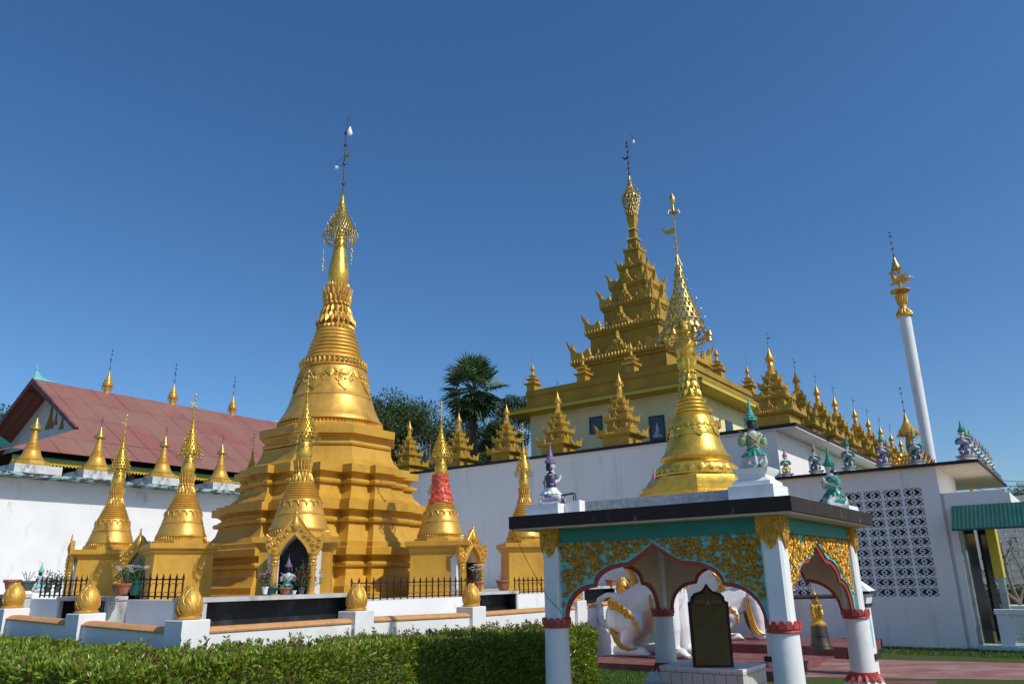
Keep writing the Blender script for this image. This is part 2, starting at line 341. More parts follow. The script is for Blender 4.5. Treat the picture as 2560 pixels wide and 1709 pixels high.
def rings(r0,z0,r1,z1,n,bul):
    """profile of n stacked rounded hoops"""
    P=[]
    for k in range(n):
        ra=r0+(r1-r0)*k/n;rb=r0+(r1-r0)*(k+1)/n;za=z0+(z1-z0)*k/n;zb=z0+(z1-z0)*(k+1)/n;h=zb-za;bb=bul*(ra/r0)**.5
        P+=[(ra-bb*.6,za),(ra+bb*.55,za+h*.18),(ra+bb*.8,za+h*.42),(ra+bb*.4-(ra-rb)*.5,za+h*.7),(rb-bb*.6+(ra-rb)*.25,za+h*.93)]
    return P
def garland(b,rf,ztop,n,h,w,t):
    """scrolls and hanging leaves laid on a bell, rf(z)=radius"""
    def P(a,z,o=0): r=rf(z)+o;return (r*math.cos(a),r*math.sin(a),z)
    for i in range(n):
        a0=2*PI*i/n;da=2*PI/n
        for sg in (-1,1):
            pts=[]
            for k in range(13):
                u=k/12;aa=a0+sg*da*(.08+.42*u);zz=ztop-h*(.62*(1-u)**1.6)-(.10*h*u*u);pts.append(P(aa,zz,t*.5))
            b.tube(pts,[t*(1.2-.5*abs(2*k/12-1)) for k in range(13)],5)
            for (ac,zc,R,tw) in ((.17,.55,.14,1),(.30,.34,.10,-1),(.10,.80,.09,1)):
                pts=[]
                for k in range(12):
                    th=k/11*2*PI*1.15*tw;rr=R*(1-.72*k/11);pts.append(P(a0+sg*da*(ac+rr*math.cos(th)*.9),ztop-h*(zc+rr*math.sin(th)*1.3),t*.6))
                b.tube(pts,[t*(1-.5*k/11) for k in range(12)],5)
        m=a0
        for (z0,z1,ww) in ((.45,1.15,.12),(.1,.45,.10)):
            p0=P(m,ztop-h*z0,0);p1=P(m,ztop-h*z1,t);b.petal(p0,p1,w*ww*1.3,(math.cos(m),math.sin(m),.3),t*2)
        b.ball(P(m,ztop-h*.62,t),t*2.2,8,6)
        m=a0+da/2;p0=P(m,ztop-h*.05,0);p1=P(m,ztop-h*.5,t);b.petal(p0,p1,w*.09,(math.cos(m),math.sin(m),.3),t*1.6)
def redent(R2,o,e=0):
    R2p=R2;R1=R2+.28;R0=R1+.16;w1=R2-.59;w0=max(.25,w1-.52)
    R0,R1,R2,w1,w0=[q+o for q in (R0,R1,R2p,w1,w0)]
    q=[(R0,w0),(R1,w0),(R1,w1),(R2,w1),(R2,R2),(w1,R2),(w1,R1),(w0,R1),(w0,R0)]
    P=[]
    for k in range(4):
        c,s=[(1,0),(0,1),(-1,0),(0,-1)][k]
        P+=[(x*c-y*s,x*s+y*c) for x,y in q]
    return P
# ------------------------------------------------ the great chedi
M=(-4.25,17.6)
def main_chedi():
    z0=1.27
    t=thing('golden_chedi','tallest gilded bell shaped chedi on a stepped redented base, left of centre','chedi',(M[0],M[1],z0),RZ)
    def tier(prof,R2,label=None):
        b=TB(z0);b.loft([[(x,y,z) for x,y in redent(R2,o)] for o,z in prof]);b.build('base_tier','goldm',t,ang=25)
    tier([(.16,1.27),(.16,1.42),(.10,1.44),(.10,1.55),(.04,1.58),(-.0,1.62),(-.10,1.74),(-.12,1.86),(-.13,1.90),(-.07,1.905),(-.045,1.94),(-.045,1.97),(-.08,2.0),(-.16,2.01),(-.16,2.08),(-.10,2.12),(.0,2.13),(.0,2.26),(-.03,2.28),(-.1,2.28)],2.02)
    tier([(.10,2.28),(.10,2.38),(.05,2.40),(.02,2.46),(-.08,2.60),(-.11,2.72),(-.12,2.77),(-.05,2.775),(-.03,2.81),(-.03,2.84),(-.06,2.87),(-.15,2.88),(-.15,2.96),(-.09,3.01),(.0,3.02),(.0,3.18),(-.1,3.18)],1.74)
    tier([(.10,3.18),(.10,3.25),(.05,3.27),(.02,3.31),(-.08,3.42),(-.10,3.52),(-.11,3.57),(-.04,3.575),(-.02,3.61),(-.02,3.64),(-.05,3.67),(-.14,3.68),(-.14,3.75),(-.08,3.80),(.0,3.81),(.0,3.97),(-.1,3.97)],1.45)
    b=TB(z0);c8=math.cos(PI/8);oc=1/1.0
    b.lathe([(r,z) for r,z in ((1.72,3.97),(1.70,4.04),(1.60,4.12),(1.52,4.28),(1.50,4.40),(1.44,4.42),(1.50,4.43),(1.52,4.47),(1.50,4.51),(1.44,4.52),(1.44,4.60),(1.50,4.66),(1.60,4.67),(1.60,4.84),(1.5,4.85),(1.4,4.85))],8,ph=.5)
    b.build('octagonal_tier','goldm',t,ang=20)
    b=TB(z0);b.lathe([(1.34,4.84),(1.34,4.88),(1.26,4.90),(1.22,4.93),(1.18,4.99),(1.12,5.02),(1.12,5.04),(1.16,5.06),(1.20,5.07),(1.20,5.10),(1.13,5.19),(1.06,5.32),(1.0,5.46),(.945,5.62),(.935,5.655),(.945,5.66),(.945,5.685),(.925,5.70),(.875,5.88),(.82,6.08),(.785,6.25),(.765,6.36),(.74,6.42)],72)
    b.build('bell','gold',t,ang=50)
    b=TB(z0);b.pring(90,1.17,4.985,1.175,5.045,.026,.03);b.build('bead_ring','gold',t)
    b=TB(z0)
    def rf(z):
        P=[(5.70,.925),(5.88,.875),(6.08,.82),(6.25,.785),(6.36,.765),(6.45,.74)]
        z=min(max(z,5.7),6.45)
        for (a,ra),(c,rc) in zip(P,P[1:]):
            if z<=c:return ra+(rc-ra)*(z-a)/(c-a)
        return .74
    b.T=b.T@Matrix.Rotation(PI/8,4,'Z');garland(b,rf,6.33,8,.50,1.,.020);b.build('bell_garland','gold',t)
    b=TB(z0);b.lathe([(.72,6.36),(.79,6.40),(.79,6.43),(.73,6.45),(.72,6.56),(.76,6.58),(.76,6.60),(.68,6.62)],64);b.pring(44,.775,6.56,.765,6.43,.045,.035);b.build('petal_band','gold',t)
    b=TB(z0);b.lathe([(.6,6.58)]+rings(.665,6.60,.44,7.38,8,.022)+[(.4,7.39)],64);b.build('ring_stack','gold',t,ang=60)
    b=TB(z0);b.lathe([(.40,7.37),(.42,7.42),(.42,7.46),(.38,7.5),(.33,7.7),(.28,7.95),(.27,8.02),(.27,8.08),(.26,8.3),(.28,8.44),(.30,8.50),(.24,8.54),(.2,8.62)],40)
    b.pring(28,.40,7.50,.45,7.40,.045,.03);b.pring(20,.37,7.72,.47,7.52,.055,.05);b.pring(20,.34,7.82,.41,7.64,.045,.035,.5);b.pring(18,.30,7.98,.375,7.78,.045,.04)
    for i in range(16): a=2*PI*i/16;b.ball((.285*math.cos(a),.285*math.sin(a),8.05),.05,10,8)
    b.pring(18,.29,8.08,.325,8.28,.042,.04,.5);b.pring(18,.27,8.2,.36,8.47,.042,.04);b.pring(26,.25,8.46,.27,8.60,.03,.03)
    b.build('lotus_collar','gold',t)
    b=TB(z0);b.lathe([(.20,8.56),(.235,8.66),(.256,8.78),(.256,8.90),(.235,9.05),(.20,9.22),(.165,9.42),(.14,9.62),(.12,9.85),(.11,10.05)],48);b.build('banana_bud','goldb',t)
    cr=TB(z0);crown(cr,[(.34,9.98),(.34,10.07),(.315,10.15),(.28,10.24),(.235,10.34),(.19,10.44),(.15,10.54),(.115,10.65),(.085,10.78),(.055,10.92),(.035,11.08)],30,.013,.0,.05)
    c=cr.build('umbrella_crown','brass',t)
    d=TB(z0);drops(d,.43,9.96,34,.06,3,1.5);
    for i in range(3):
        a=2*PI*i/3+.1;x,y=.40*math.cos(a),.40*math.sin(a);d.tube([(x,y,9.75),(x,y,9.05)],.004,3)
        for k in range(6): d.ball((x+.02*math.sin(k*2),y,9.15+.06*k-(.25 if i%3 else 0)),(.025,.025,.03),6,4)
    d.build('hanging_bells','brass',c)
    d=TB(z0);rod(d,11.05,12.85,.016,3);d.build('spire_rod','darkmetal',t)
    v=TB(z0);bird(v,12.15,.22,1);v.build('bird_vane','brass',t)
    v=TB(z0);v.tube([(.02,0,12.8),(.06,0,13.30),(.14,0,13.32),(.15,0,13.05),(.15,0,12.98)],.007,4)
    v.mi=1;v.lathe([(.03,12.98),(.03,12.94),(.06,12.88),(.075,12.80),(.05,12.74),(.01,12.72)],12,(.15,0));v.build('light_bulb',['darkmetal','bulb'],t)
    v=TB(z0);v.tube([(0,0,12.2),(-.28,0,12.1),(-.30,0,12.0)],.005,3);v.mi=1;v.ball((-.30,0,11.95),(.05,.05,.06),8,6);v.build('light_bulb',['darkmetal','bulb'],t)
    return t
main_chedi()
# ------------------------------------------------ small chedis round it
def small_chedi(label,loc,rz,ph,group='small gilded chedis ringing the great one'):
    """origin at the plinth's foot; ph = plinth height"""
    t=thing('small_chedi',label,'chedi',loc,rz,group)
    b=MB();h=.56
    def sq(o,z): return [(-h-o,-h-o,z),(h+o,-h-o,z),(h+o,h+o,z),(-h-o,h+o,z)]
    b.loft([sq(o,z) for o,z in ((.03,-.35),(.03,.08),(.0,.1),(-.02,ph-.2),(-.0,ph-.18),(.03,ph-.15),(.03,ph-.125),(.05,ph-.12),(.075,ph-.095),(.09,ph-.09),(.09,ph-.005),(.08,ph))])
    b.build('plinth','goldm',t,ang=25)
    b=MB();b.lathe([(.56,ph),(.56,ph+.055),(.5,ph+.06)],8,ph=.5);z=ph+.05
    b.build('octagonal_step','goldm',t,ang=20)
    b=TB(-z);b.lathe([(.49,0),(.49,.03),(.46,.045),(.46,.075),(.48,.08),(.485,.10),(.455,.15),(.425,.24),(.40,.30),(.395,.32),(.40,.322),(.40,.337),(.39,.345),(.365,.43),(.34,.53),(.325,.57),(.30,.60)],48);b.pring(56,.475,.03,.475,.075,.018,.02)
    b.build('bell','gold',t,ang=50)
    b=TB(-z)
    for i in range(18):
        a0=2*PI*i/18;pts=[]
        for k in range(9):
            u=k/8;aa=a0+2*PI/18*(u-.5);zz=.50+.045*math.sin(PI*u)**.6-.03*(abs(2*u-1)**4);r=.35-.0*u+(.53-zz)*.2+.004;pts.append((r*math.cos(aa),r*math.sin(aa),zz))
        b.tube(pts,.0075,4)
        aa=a0+PI/18;b.petal((.355*math.cos(aa),.355*math.sin(aa),.50),(.375*math.cos(aa),.375*math.sin(aa),.45),.012,(math.cos(aa),math.sin(aa),0),.012)
    b.build('bell_garland','gold',t)
    b=TB(-z);b.lathe([(.29,.57)]+rings(.315,.58,.195,.86,7,.013)+[(.18,.865)],40);b.build('ring_stack','gold',t,ang=60)
    b=TB(-z);b.lathe([(.17,.85),(.175,.90),(.15,.95),(.125,1.02),(.12,1.10),(.135,1.2),(.145,1.25),(.12,1.26)],24)
    b.pring(18,.145,.98,.19,.87,.026,.02);b.pring(18,.135,1.02,.17,.94,.022,.016,.5);b.pring(18,.125,1.06,.155,1.24,.022,.018)
    for i in range(16): a=2*PI*i/16;b.ball((.138*math.cos(a),.138*math.sin(a),1.045),.02,6,5)
    b.build('lotus_collar','gold',t)
    b=TB(-z);b.lathe([(.115,1.24),(.135,1.30),(.14,1.36),(.13,1.44),(.11,1.53),(.09,1.60),(.07,1.75)],28);b.build('banana_bud','goldb',t)
    b=TB(-z);crown(b,[(.20,1.64),(.195,1.70),(.175,1.77),(.15,1.83),(.125,1.89),(.10,1.95),(.078,2.02),(.058,2.09),(.042,2.17),(.03,2.26),(.018,2.36)],20,.0075,.035,.045);cr=b.build('umbrella_crown','goldb',t)
    b=TB(-z);drops(b,.255,1.62,16,.045,2,1.3);b.build('hanging_bells','brass',cr)
    b=TB(-z);rod(b,2.34,2.78,.0085,3);b.build('spire_rod','goldb',t)
    b=TB(-z);bird(b,2.62,.085,-1);b.build('bird_vane','goldb',t)
    return t
TZ=1.33
def place(u,v,Y,sc):
    p=aty(u,v,Y);return (p[0],p[1]),p[2]       # lip centre
SMALL=[('C',748,1324,13.0,1.0,169,'front small gilded chedi behind the shrine with the lilac capped statue'),
 ('A',275.6,1358,16.1,.91,157,'leftmost small gilded chedi on a broad yellow plinth before the white wall'),
 ('B',453,1341,14.4,.90,147,'small gilded chedi between the left shrine and the great chedi'),
 ('D',1101,1336,15.5,.93,181,'small gilded chedi wrapped in red patterned cloth, right of the great chedi'),
 ('E',1313,1343,18.3,.89,168,'small gilded chedi half hidden by the pavilion roof and column'),
 ('F',1088,1400,21.8,.93,171,'small gilded chedi peeping out behind the red wrapped one'),
 ('G',612,1375,18.9,1.0,150,'small gilded chedi mostly hidden behind the great chedi on its left')]
POS={}
proto=None
for k,u,v,Y,sc,az,lab in SMALL:
    (x,y),zl=place(u,v,Y,sc)
    ph=(zl-TZ)/sc-.05-.09
    if k in 'FG': ph=1.12
    rz=math.radians(180-az)
    POS[k]=(x,y,rz,ph)
    if proto is None: proto=small_chedi(lab,(x,y,TZ),rz,1.08);PH=1.08
    # plinth height differs a little from chedi to chedi: scale z only on the plinth by lowering the foot
    sc3=sc
    if k=='C': proto.location=(x,y,zl-(PH+.14)*sc)
    else: dup(proto,(x,y,zl-(PH+.14)*.98 if k not in 'FG' else TZ),rz,lab,scale=(sc3,sc3,.98))
    POS[k+'z']=zl
# red wrap on D
x,y,rz,ph=POS['D'];zl=POS['Dz'];b=MB();zz=zl-.09*.98
P=[(.262,.70),(.235,.78),(.205,.86),(.215,.89),(.185,.96),(.165,1.03),(.168,1.12),(.172,1.22),(.175,1.26)]
R=[]
for r,z in P: R.append([((r+.012*math.sin(5*2*PI*i/40+z*9))*math.cos(2*PI*i/40),(r+.012*math.sin(5*2*PI*i/40+z*9))*math.sin(2*PI*i/40),z+.015*math.sin(3*2*PI*i/40)) for i in range(40)])
b.loft(R,False)
for z in (.76,.88,1.02,1.15):
    r=.2 if z>1 else .27-(z-.72)*.35;ringtube(b,r+.004,z,.004,30,4)
o=b.build('wrapped_cloth','cloth',None,loc=(x,y,zl-.09));tag(o,'red patterned cloth under clear plastic tied round the neck of a small chedi','cloth')
def solve_k(P,D,u,zz=1.3):
    """distance along D from P whose image column is u"""
    best=None
    lo,hi=-40.,60.
    def pu(k):
        x,y,z=P[0]+D[0]*k,P[1]+D[1]*k,zz-EYE
        f=y*math.cos(TH)+z*math.sin(TH);up=-y*math.sin(TH)+z*math.cos(TH);c,s=math.cos(RO),math.sin(RO)
        return f,CX+(x*c-up*s)/f*F
    best=min((abs(pu(k/100)[1]-u),k/100) for k in range(-4000,6000,2) if pu(k/100)[0]>2)
    return best[1]
# ------------------------------------------------ perimeter wall
l2=atz(470,1547.6,1.235)
cp=[onp(31,1519,*l2[:2],-54),onp(216,1531.6,*l2[:2],-54),l2,onp(890.7,1525.6,*l2[:2],36),onp(1178,1514.8,*l2[:2],36),onp(1436,1500,*l2[:2],36),onp(1558,1486,*l2[:2],36)]
pw=thing('perimeter_wall','low white wall with orange coping and golden lotus buds on square pillars','wall',(l2[0],l2[1],0),RZ)
def loc2(p,q=l2):
    dx,dy=p[0]-q[0],p[1]-q[1];return (dx*NR[0]+dy*NR[1],dx*A[0]+dy*A[1])
def lotus_bud(b,z,s=1.):
    P=[(.150,0),(.185,.008),(.192,.025),(.175,.04),(.160,.05),(.170,.065),(.186,.10),(.193,.15),(.190,.20),(.178,.26),(.155,.32),(.125,.375),(.09,.42),(.06,.445),(.05,.455),(.03,.46)]
    b.lathe([(r*s,z+h*s) for r,h in P],40)
    def rf(h):
        for (a,ha),(c,hc) in zip(P[5:],P[6:]):
            if h<=hc:return (a+(c-a)*(h-ha)/(hc-ha))*s
        return P[-1][0]*s
    for row,(h0,h1,ph,W) in enumerate(((.07,.30,0,.36),(.07,.38,.5,.38),(.19,.435,0,.34))):
        for i in range(8):
            a=2*PI*(i+ph)/8
            for sg in (-1,1):
                pts=[]
                for k in range(11):
                    u=k/10;hh=h0+(h1-h0)*u;w=W*math.sin(PI*min(1,u**.85))*(.95 if u<1 else 1);r=rf(hh)+.001*s
                    pts.append((r*math.cos(a+sg*w),r*math.sin(a+sg*w),z+hh*s))
                b.tube(pts,.0038*s,4)
    b.pring(10,.075*s,z+.415*s,.055*s,z+.475*s,.02*s,.01*s)
for i,p in enumerate(cp):
    x,y=loc2(p);b=MB();h=.175
    b.loft([[(x-h+o,y-h+o,z),(x+h-o,y-h+o,z),(x+h-o,y+h-o,z),(x-h+o,y+h-o,z)] for o,z in ((0,0),(0,p[2]-.01),(.01,p[2]))])
    pl=b.build('pillar','white',pw,ang=30)
    b=MB();lotus_bud(b,0,.78);b.build('lotus_bud','gold',pl,loc=(x,y,p[2]))
for p,q in zip(cp,cp[1:]):
    if q is cp[6]: q=(q[0],q[1],q[2])
    x0,y0=loc2(p);x1,y1=loc2(q);along=abs(x1-x0)>abs(y1-y0)
    b=MB();zc0,zc1=p[2]-.155,q[2]-.155
    d=Vector((x1-x0,y1-y0,0)).normalized();n=Vector((-d.y,d.x,0));a=Vector((x0,y0,0))+d*.165;c=Vector((x1,y1,0))-d*.165
    def sec(P,z,w,z0): return [tuple(P+n*w+Vector((0,0,z0))),tuple(P-n*w+Vector((0,0,z0))),tuple(P-n*w+Vector((0,0,z))),tuple(P+n*w+Vector((0,0,z)))]
    b.loft([sec(a,zc0,.11,0),sec(c,zc1,.11,0)]);b.build('wall_panel','white',pw,ang=30)
    b=MB();R=[]
    for P,z in ((a,zc0),(a+(c-a)*.5,(zc0+zc1)/2),(c,zc1)):
        R.append([tuple(P+n*w+Vector((0,0,z+h))) for w,h in ((-.13,0),(-.135,.018),(-.12,.03),(-.11,.034),(-.09,.05),(-.05,.062),(0,.066),(.05,.062),(.09,.05),(.11,.034),(.12,.03),(.135,.018),(.13,0))])
    b.loft(R);b.build('coping','terr',pw,ang=35)
# ------------------------------------------------ terrace
tc=aty(525.5,1503,10.5)
TCx,TCy=tc[0],tc[1]
def TL(p): return loc2(p,tc)
ter=thing('terrace','raised white terrace with sooty recessed offering boxes, carrying the golden chedis','terrace',(TCx,TCy,0),RZ)
k877=solve_k(tc,A,880);k1,k2=solve_k(tc,A,1196)-.1,solve_k(tc,A,1290);k3,k4=solve_k(tc,A,1480)-.5,solve_k(tc,A,1535)
b=MB();b.box(-13,.05,0,-.62,24,1.33);b.build('platform','concrete',ter,ang=30)     # local x<0 runs left-back, y away right
b=MB();b.loft([[(-13,-.14,0),(-13,.049,0),(-13,.049,1.50),(-13,-.14,1.50)],[(-.61,-.14,0),(-.61,.049,0),(-.61,.049,1.425),(-.61,-.14,1.425)]])
for ya,yb in ((k877,k1),(k2,k3),(k4,24)): b.box(-.619,ya,0,-.02,yb,1.325)
b.build('retaining_wall','whites',ter,ang=30)
b=MB();b.box(-13,-.80,.6,.62,-.141,1.07);b.box(.07,-.139,.6,.62,24,1.04);b.build('walkway','concrete',ter,ang=30)
def offer_box(x0,x1,y0,y1,zt,side):
    """side 'y': niche looks to -y; 'x': niche looks to +x"""
    b=MB();t=.06
    b.box(x0-.02,y0-.02,zt-.055,x1+.02,y1,zt)
    if side=='x':
        b.box(x0,y0,.9,x1,y0+t,zt-.055);b.box(x0,y1-t,.9,x1,y1-.001,zt-.055)
    else:
        b.box(x0,y0,.9,x0+t,y1,zt-.055);b.box(x1-t,y0,.9,x1,y1,zt-.055)
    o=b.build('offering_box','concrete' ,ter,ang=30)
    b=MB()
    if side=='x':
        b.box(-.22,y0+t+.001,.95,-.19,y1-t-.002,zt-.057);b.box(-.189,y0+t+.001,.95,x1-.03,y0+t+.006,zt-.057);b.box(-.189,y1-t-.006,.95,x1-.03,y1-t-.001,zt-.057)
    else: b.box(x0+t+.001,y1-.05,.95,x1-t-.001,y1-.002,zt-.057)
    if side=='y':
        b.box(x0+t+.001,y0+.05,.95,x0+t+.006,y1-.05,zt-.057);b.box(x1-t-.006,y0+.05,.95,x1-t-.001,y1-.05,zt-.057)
    b.mi=0;b.build('recess','soot_shade',o,ang=30)
    return o
# front corner box: from u 527 to 877 along the right side
offer_box(-.60,.06,-.14,k877,1.455,'x')
offer_box(-.60,.06,k1,k2,1.40,'x')
offer_box(-.60,.06,k3,k4,1.425,'x')
kl=-solve_k(tc,B,340)
offer_box(kl-1.45,kl,-.42,-.141,1.485,'y')
kl0=-solve_k(tc,B,97);offer_box(kl0-1.9,kl0,-.42,-.141,1.53,'y')
# ------------------------------------------------ fences
def fence(label,p0,p1,z0,z1,h=.33):
    """p in terrace-local xy"""
    L=math.dist(p0,p1);d=((p1[0]-p0[0])/L,(p1[1]-p0[1])/L);an=math.atan2(d[1],d[0])
    w=(TCx+p0[0]*NR[0]+p0[1]*A[0],TCy+p0[0]*NR[1]+p0[1]*A[1],z0)
    t=thing('iron_fence',label,'fence',w,RZ+an,'black spiked iron fences on the terrace edge')
    n=max(3,int(L/.155));sl=(z1-z0)/L
    b=MB()
    for z in (.035,.05+h*.62): b.tube([(0,0,z),(L,0,z+sl*L)],.009,4)
    b.build('rail','iron',t)
    for i in range(n+1):
        b=MB();x=L*i/n;z=sl*x;th=.013
        b.tube([(x,0,z),(x,0,z+h*.80)],th,5);b.loft([[(x-th,-th,z+h*.78),(x+th,-th,z+h*.78),(x+th,th,z+h*.78),(x-th,th,z+h*.78)],[(x-.018,-.008,z+h*.84),(x+.018,-.008,z+h*.84),(x+.018,.008,z+h*.84),(x-.018,.008,z+h*.84)],[(x-.001,-.001,z+h*1.02),(x+.001,-.001,z+h*1.02),(x+.001,.001,z+h*1.02),(x-.001,.001,z+h*1.02)]])
        b.build('picket','iron',t,sm=False)
    b=MB()
    for i in range(n):
        x0=L*i/n;w=L/n
        for zb,sg in ((h*.08,1),(h*.42,1)):
            b.tube([(x0+w*(.5-.5*math.cos(PI*k/8)),0.008,sl*x0+zb+h*.20*math.sin(PI*k/8)) for k in range(9)],.0045,3)
    b.build('scrollwork','iron',t,sm=False)
    return t
fence('spiked iron fence beneath the left small chedi, between two offering boxes',(kl0+.03,-.03),(kl-1.47,-.03),1.47,1.455,.34)
fence('spiked iron fence between the small left shrine and the front offering box',(kl+.02,-.03),(-.62,-.03),1.445,1.43,.34)
fence('spiked iron fence right of the front offering box, beside the great chedi',(-.05,k877+.03),(-.05,k1-.02),1.33,1.33,.35)
fence('spiked iron fence under the small chedi nearest the pavilion',(-.05,k2+.03),(-.05,k3-.05),1.33,1.33,.33)
# ------------------------------------------------ shrine niches
def scroll(b,c,R,turn,t,y,a0=0.,n=12):
    b.tube([(c[0]+R*(1-.8*k/n)*math.cos(a0+turn*2.6*PI*k/n/1.3),y,c[1]+R*(1-.8*k/n)*math.sin(a0+turn*2.6*PI*k/n/1.3)) for k in range(n+1)],[t*(1-.5*k/n) for k in range(n+1)],5)
    b.ball((c[0],y-t*.4,c[1]),t*1.5,6,5)
def shrine(label,loc,rz,depth=.55,group='white niche shrines with golden arches'):
    """front looks to local -y, origin at foot centre of front columns"""
    t=thing('shrine_niche',label,'shrine',loc,rz,group);b=MB();b.box(-.2405,.065,.021,-.236,depth-.08,.655);b.box(.236,.065,.021,.2405,depth-.08,.655);b.build('niche_shade_lining','soot_shade',t,ang=30)  # dark lining and back panel paint in the shade inside the niche
    b=MB();w=.43
    b.box(-w,.06,-.03,-.241,depth,.66);b.box(.24,.06,-.03,w,depth,.66);b.box(-.24,depth-.05,-.03,.24,depth,.66);b.box(-.24,.06,-.03,.24,depth-.05,.02)
    b.build('side_wall','white',t,ang=30)
    # gable block with pointed vault cut out
    b=MB();out=[(-w,.661),(-.24,.661),(-.20,.74),(-.10,.87),(0,.96),(.10,.87),(.20,.74),(.24,.661),(w,.661),(w,.72),(.40,.80),(0,1.20),(-.40,.80),(-w,.72)]
    b.sheet(out,.05,depth);b.build('gable','white',t,ang=30)
    b=MB();b.box(-.238,depth-.075,.02,.238,depth-.055,.66);b.sheet([(-.235,.66),(.235,.66),(.195,.735),(.098,.865),(0,.95),(-.098,.865),(-.195,.735)],depth-.075,depth-.055);b.build('niche_back','soot_shade',t,ang=30)
    for sx in (-1,1):
        b=MB();b.lathe([(.075,0),(.075,.03),(.058,.045),(.056,.52),(.062,.525),(.066,.54),(.06,.55),(.06,.575),(.075,.58),(.078,.60),(.066,.615),(.07,.64),(.088,.66),(.09,.68)],20,(sx*.31,0))
        b.pring(10,.058,.515,.064,.47,.018,.012,c=(sx*.31,0));b.build('column','gold',t)
    b=MB()
    arch=[(-.40,.68),(-.22,.68),(-.19,.755),(-.09,.885),(0,.975),(.09,.885),(.19,.755),(.22,.68),(.40,.68),(.46,.76),(.475,.86),(.465,1.0),(.43,.95),(.36,.92),(.30,.96),(.18,1.10),(.06,1.26),(0,1.31),(-.06,1.26),(-.18,1.10),(-.30,.96),(-.36,.92),(-.43,.95),(-.465,1.0),(-.475,.86),(-.46,.76)]
    b.sheet(arch,-.045,.045)
    for sx in (-1,1):
        for (x,z,R) in ((.40,.80,.052),(.31,.83,.055),(.25,.92,.05),(.17,.97,.048),(.12,1.06,.045),(.42,.90,.035),(.33,.74,.035),(.055,1.13,.04)):
            scroll(b,(sx*x,z),R,sx,.018,-.052,1.)
        pts=[(sx*x,-.05,z) for x,z in ((.235,.69),(.205,.76),(.10,.90),(0,.995))];b.tube(pts,.014,5)
        pts=[(sx*x,-.045,z) for x,z in ((.47,.99),(.43,.95),(.36,.92),(.30,.96),(.18,1.10),(.06,1.26),(0,1.32))];b.tube(pts,.012,5)
    b.lathe([(.01,1.02),(.05,1.06),(.07,1.13),(.06,1.20),(.03,1.27),(.02,1.32),(.03,1.34),(.012,1.38),(.02,1.40),(.004,1.46)],14,(0,-.035))
    b.build('carved_arch','gold',t,ang=45)
    return t
cx,cy,crz,_=POS['C']
pc=aty(729,1484,11.85);rzC=math.radians(180-169)
sh=shrine('front shrine niche with dark vault between golden columns, facing the camera',(pc[0],pc[1],pc[2]-.02),rzC,.50);sh.scale=(.88,.85,.88)
p=aty(337,1480,14.9);dup(sh,(p[0],p[1],1.36),math.radians(180-196),'narrow shrine niche with golden arch between the two leftmost small chedis',scale=(.9,.9,.9))
p=aty(1180,1478,15.2);dup(sh,(p[0],p[1],1.33),math.radians(180-125),'shrine niche with golden arch right of the red wrapped chedi',scale=(.92,.92,.92))
p=aty(163,1482,15.6);dup(sh,(p[0]-.1,p[1]+.2,1.36),math.radians(180-238),'shrine niche seen from its side, left of the leftmost small chedi')
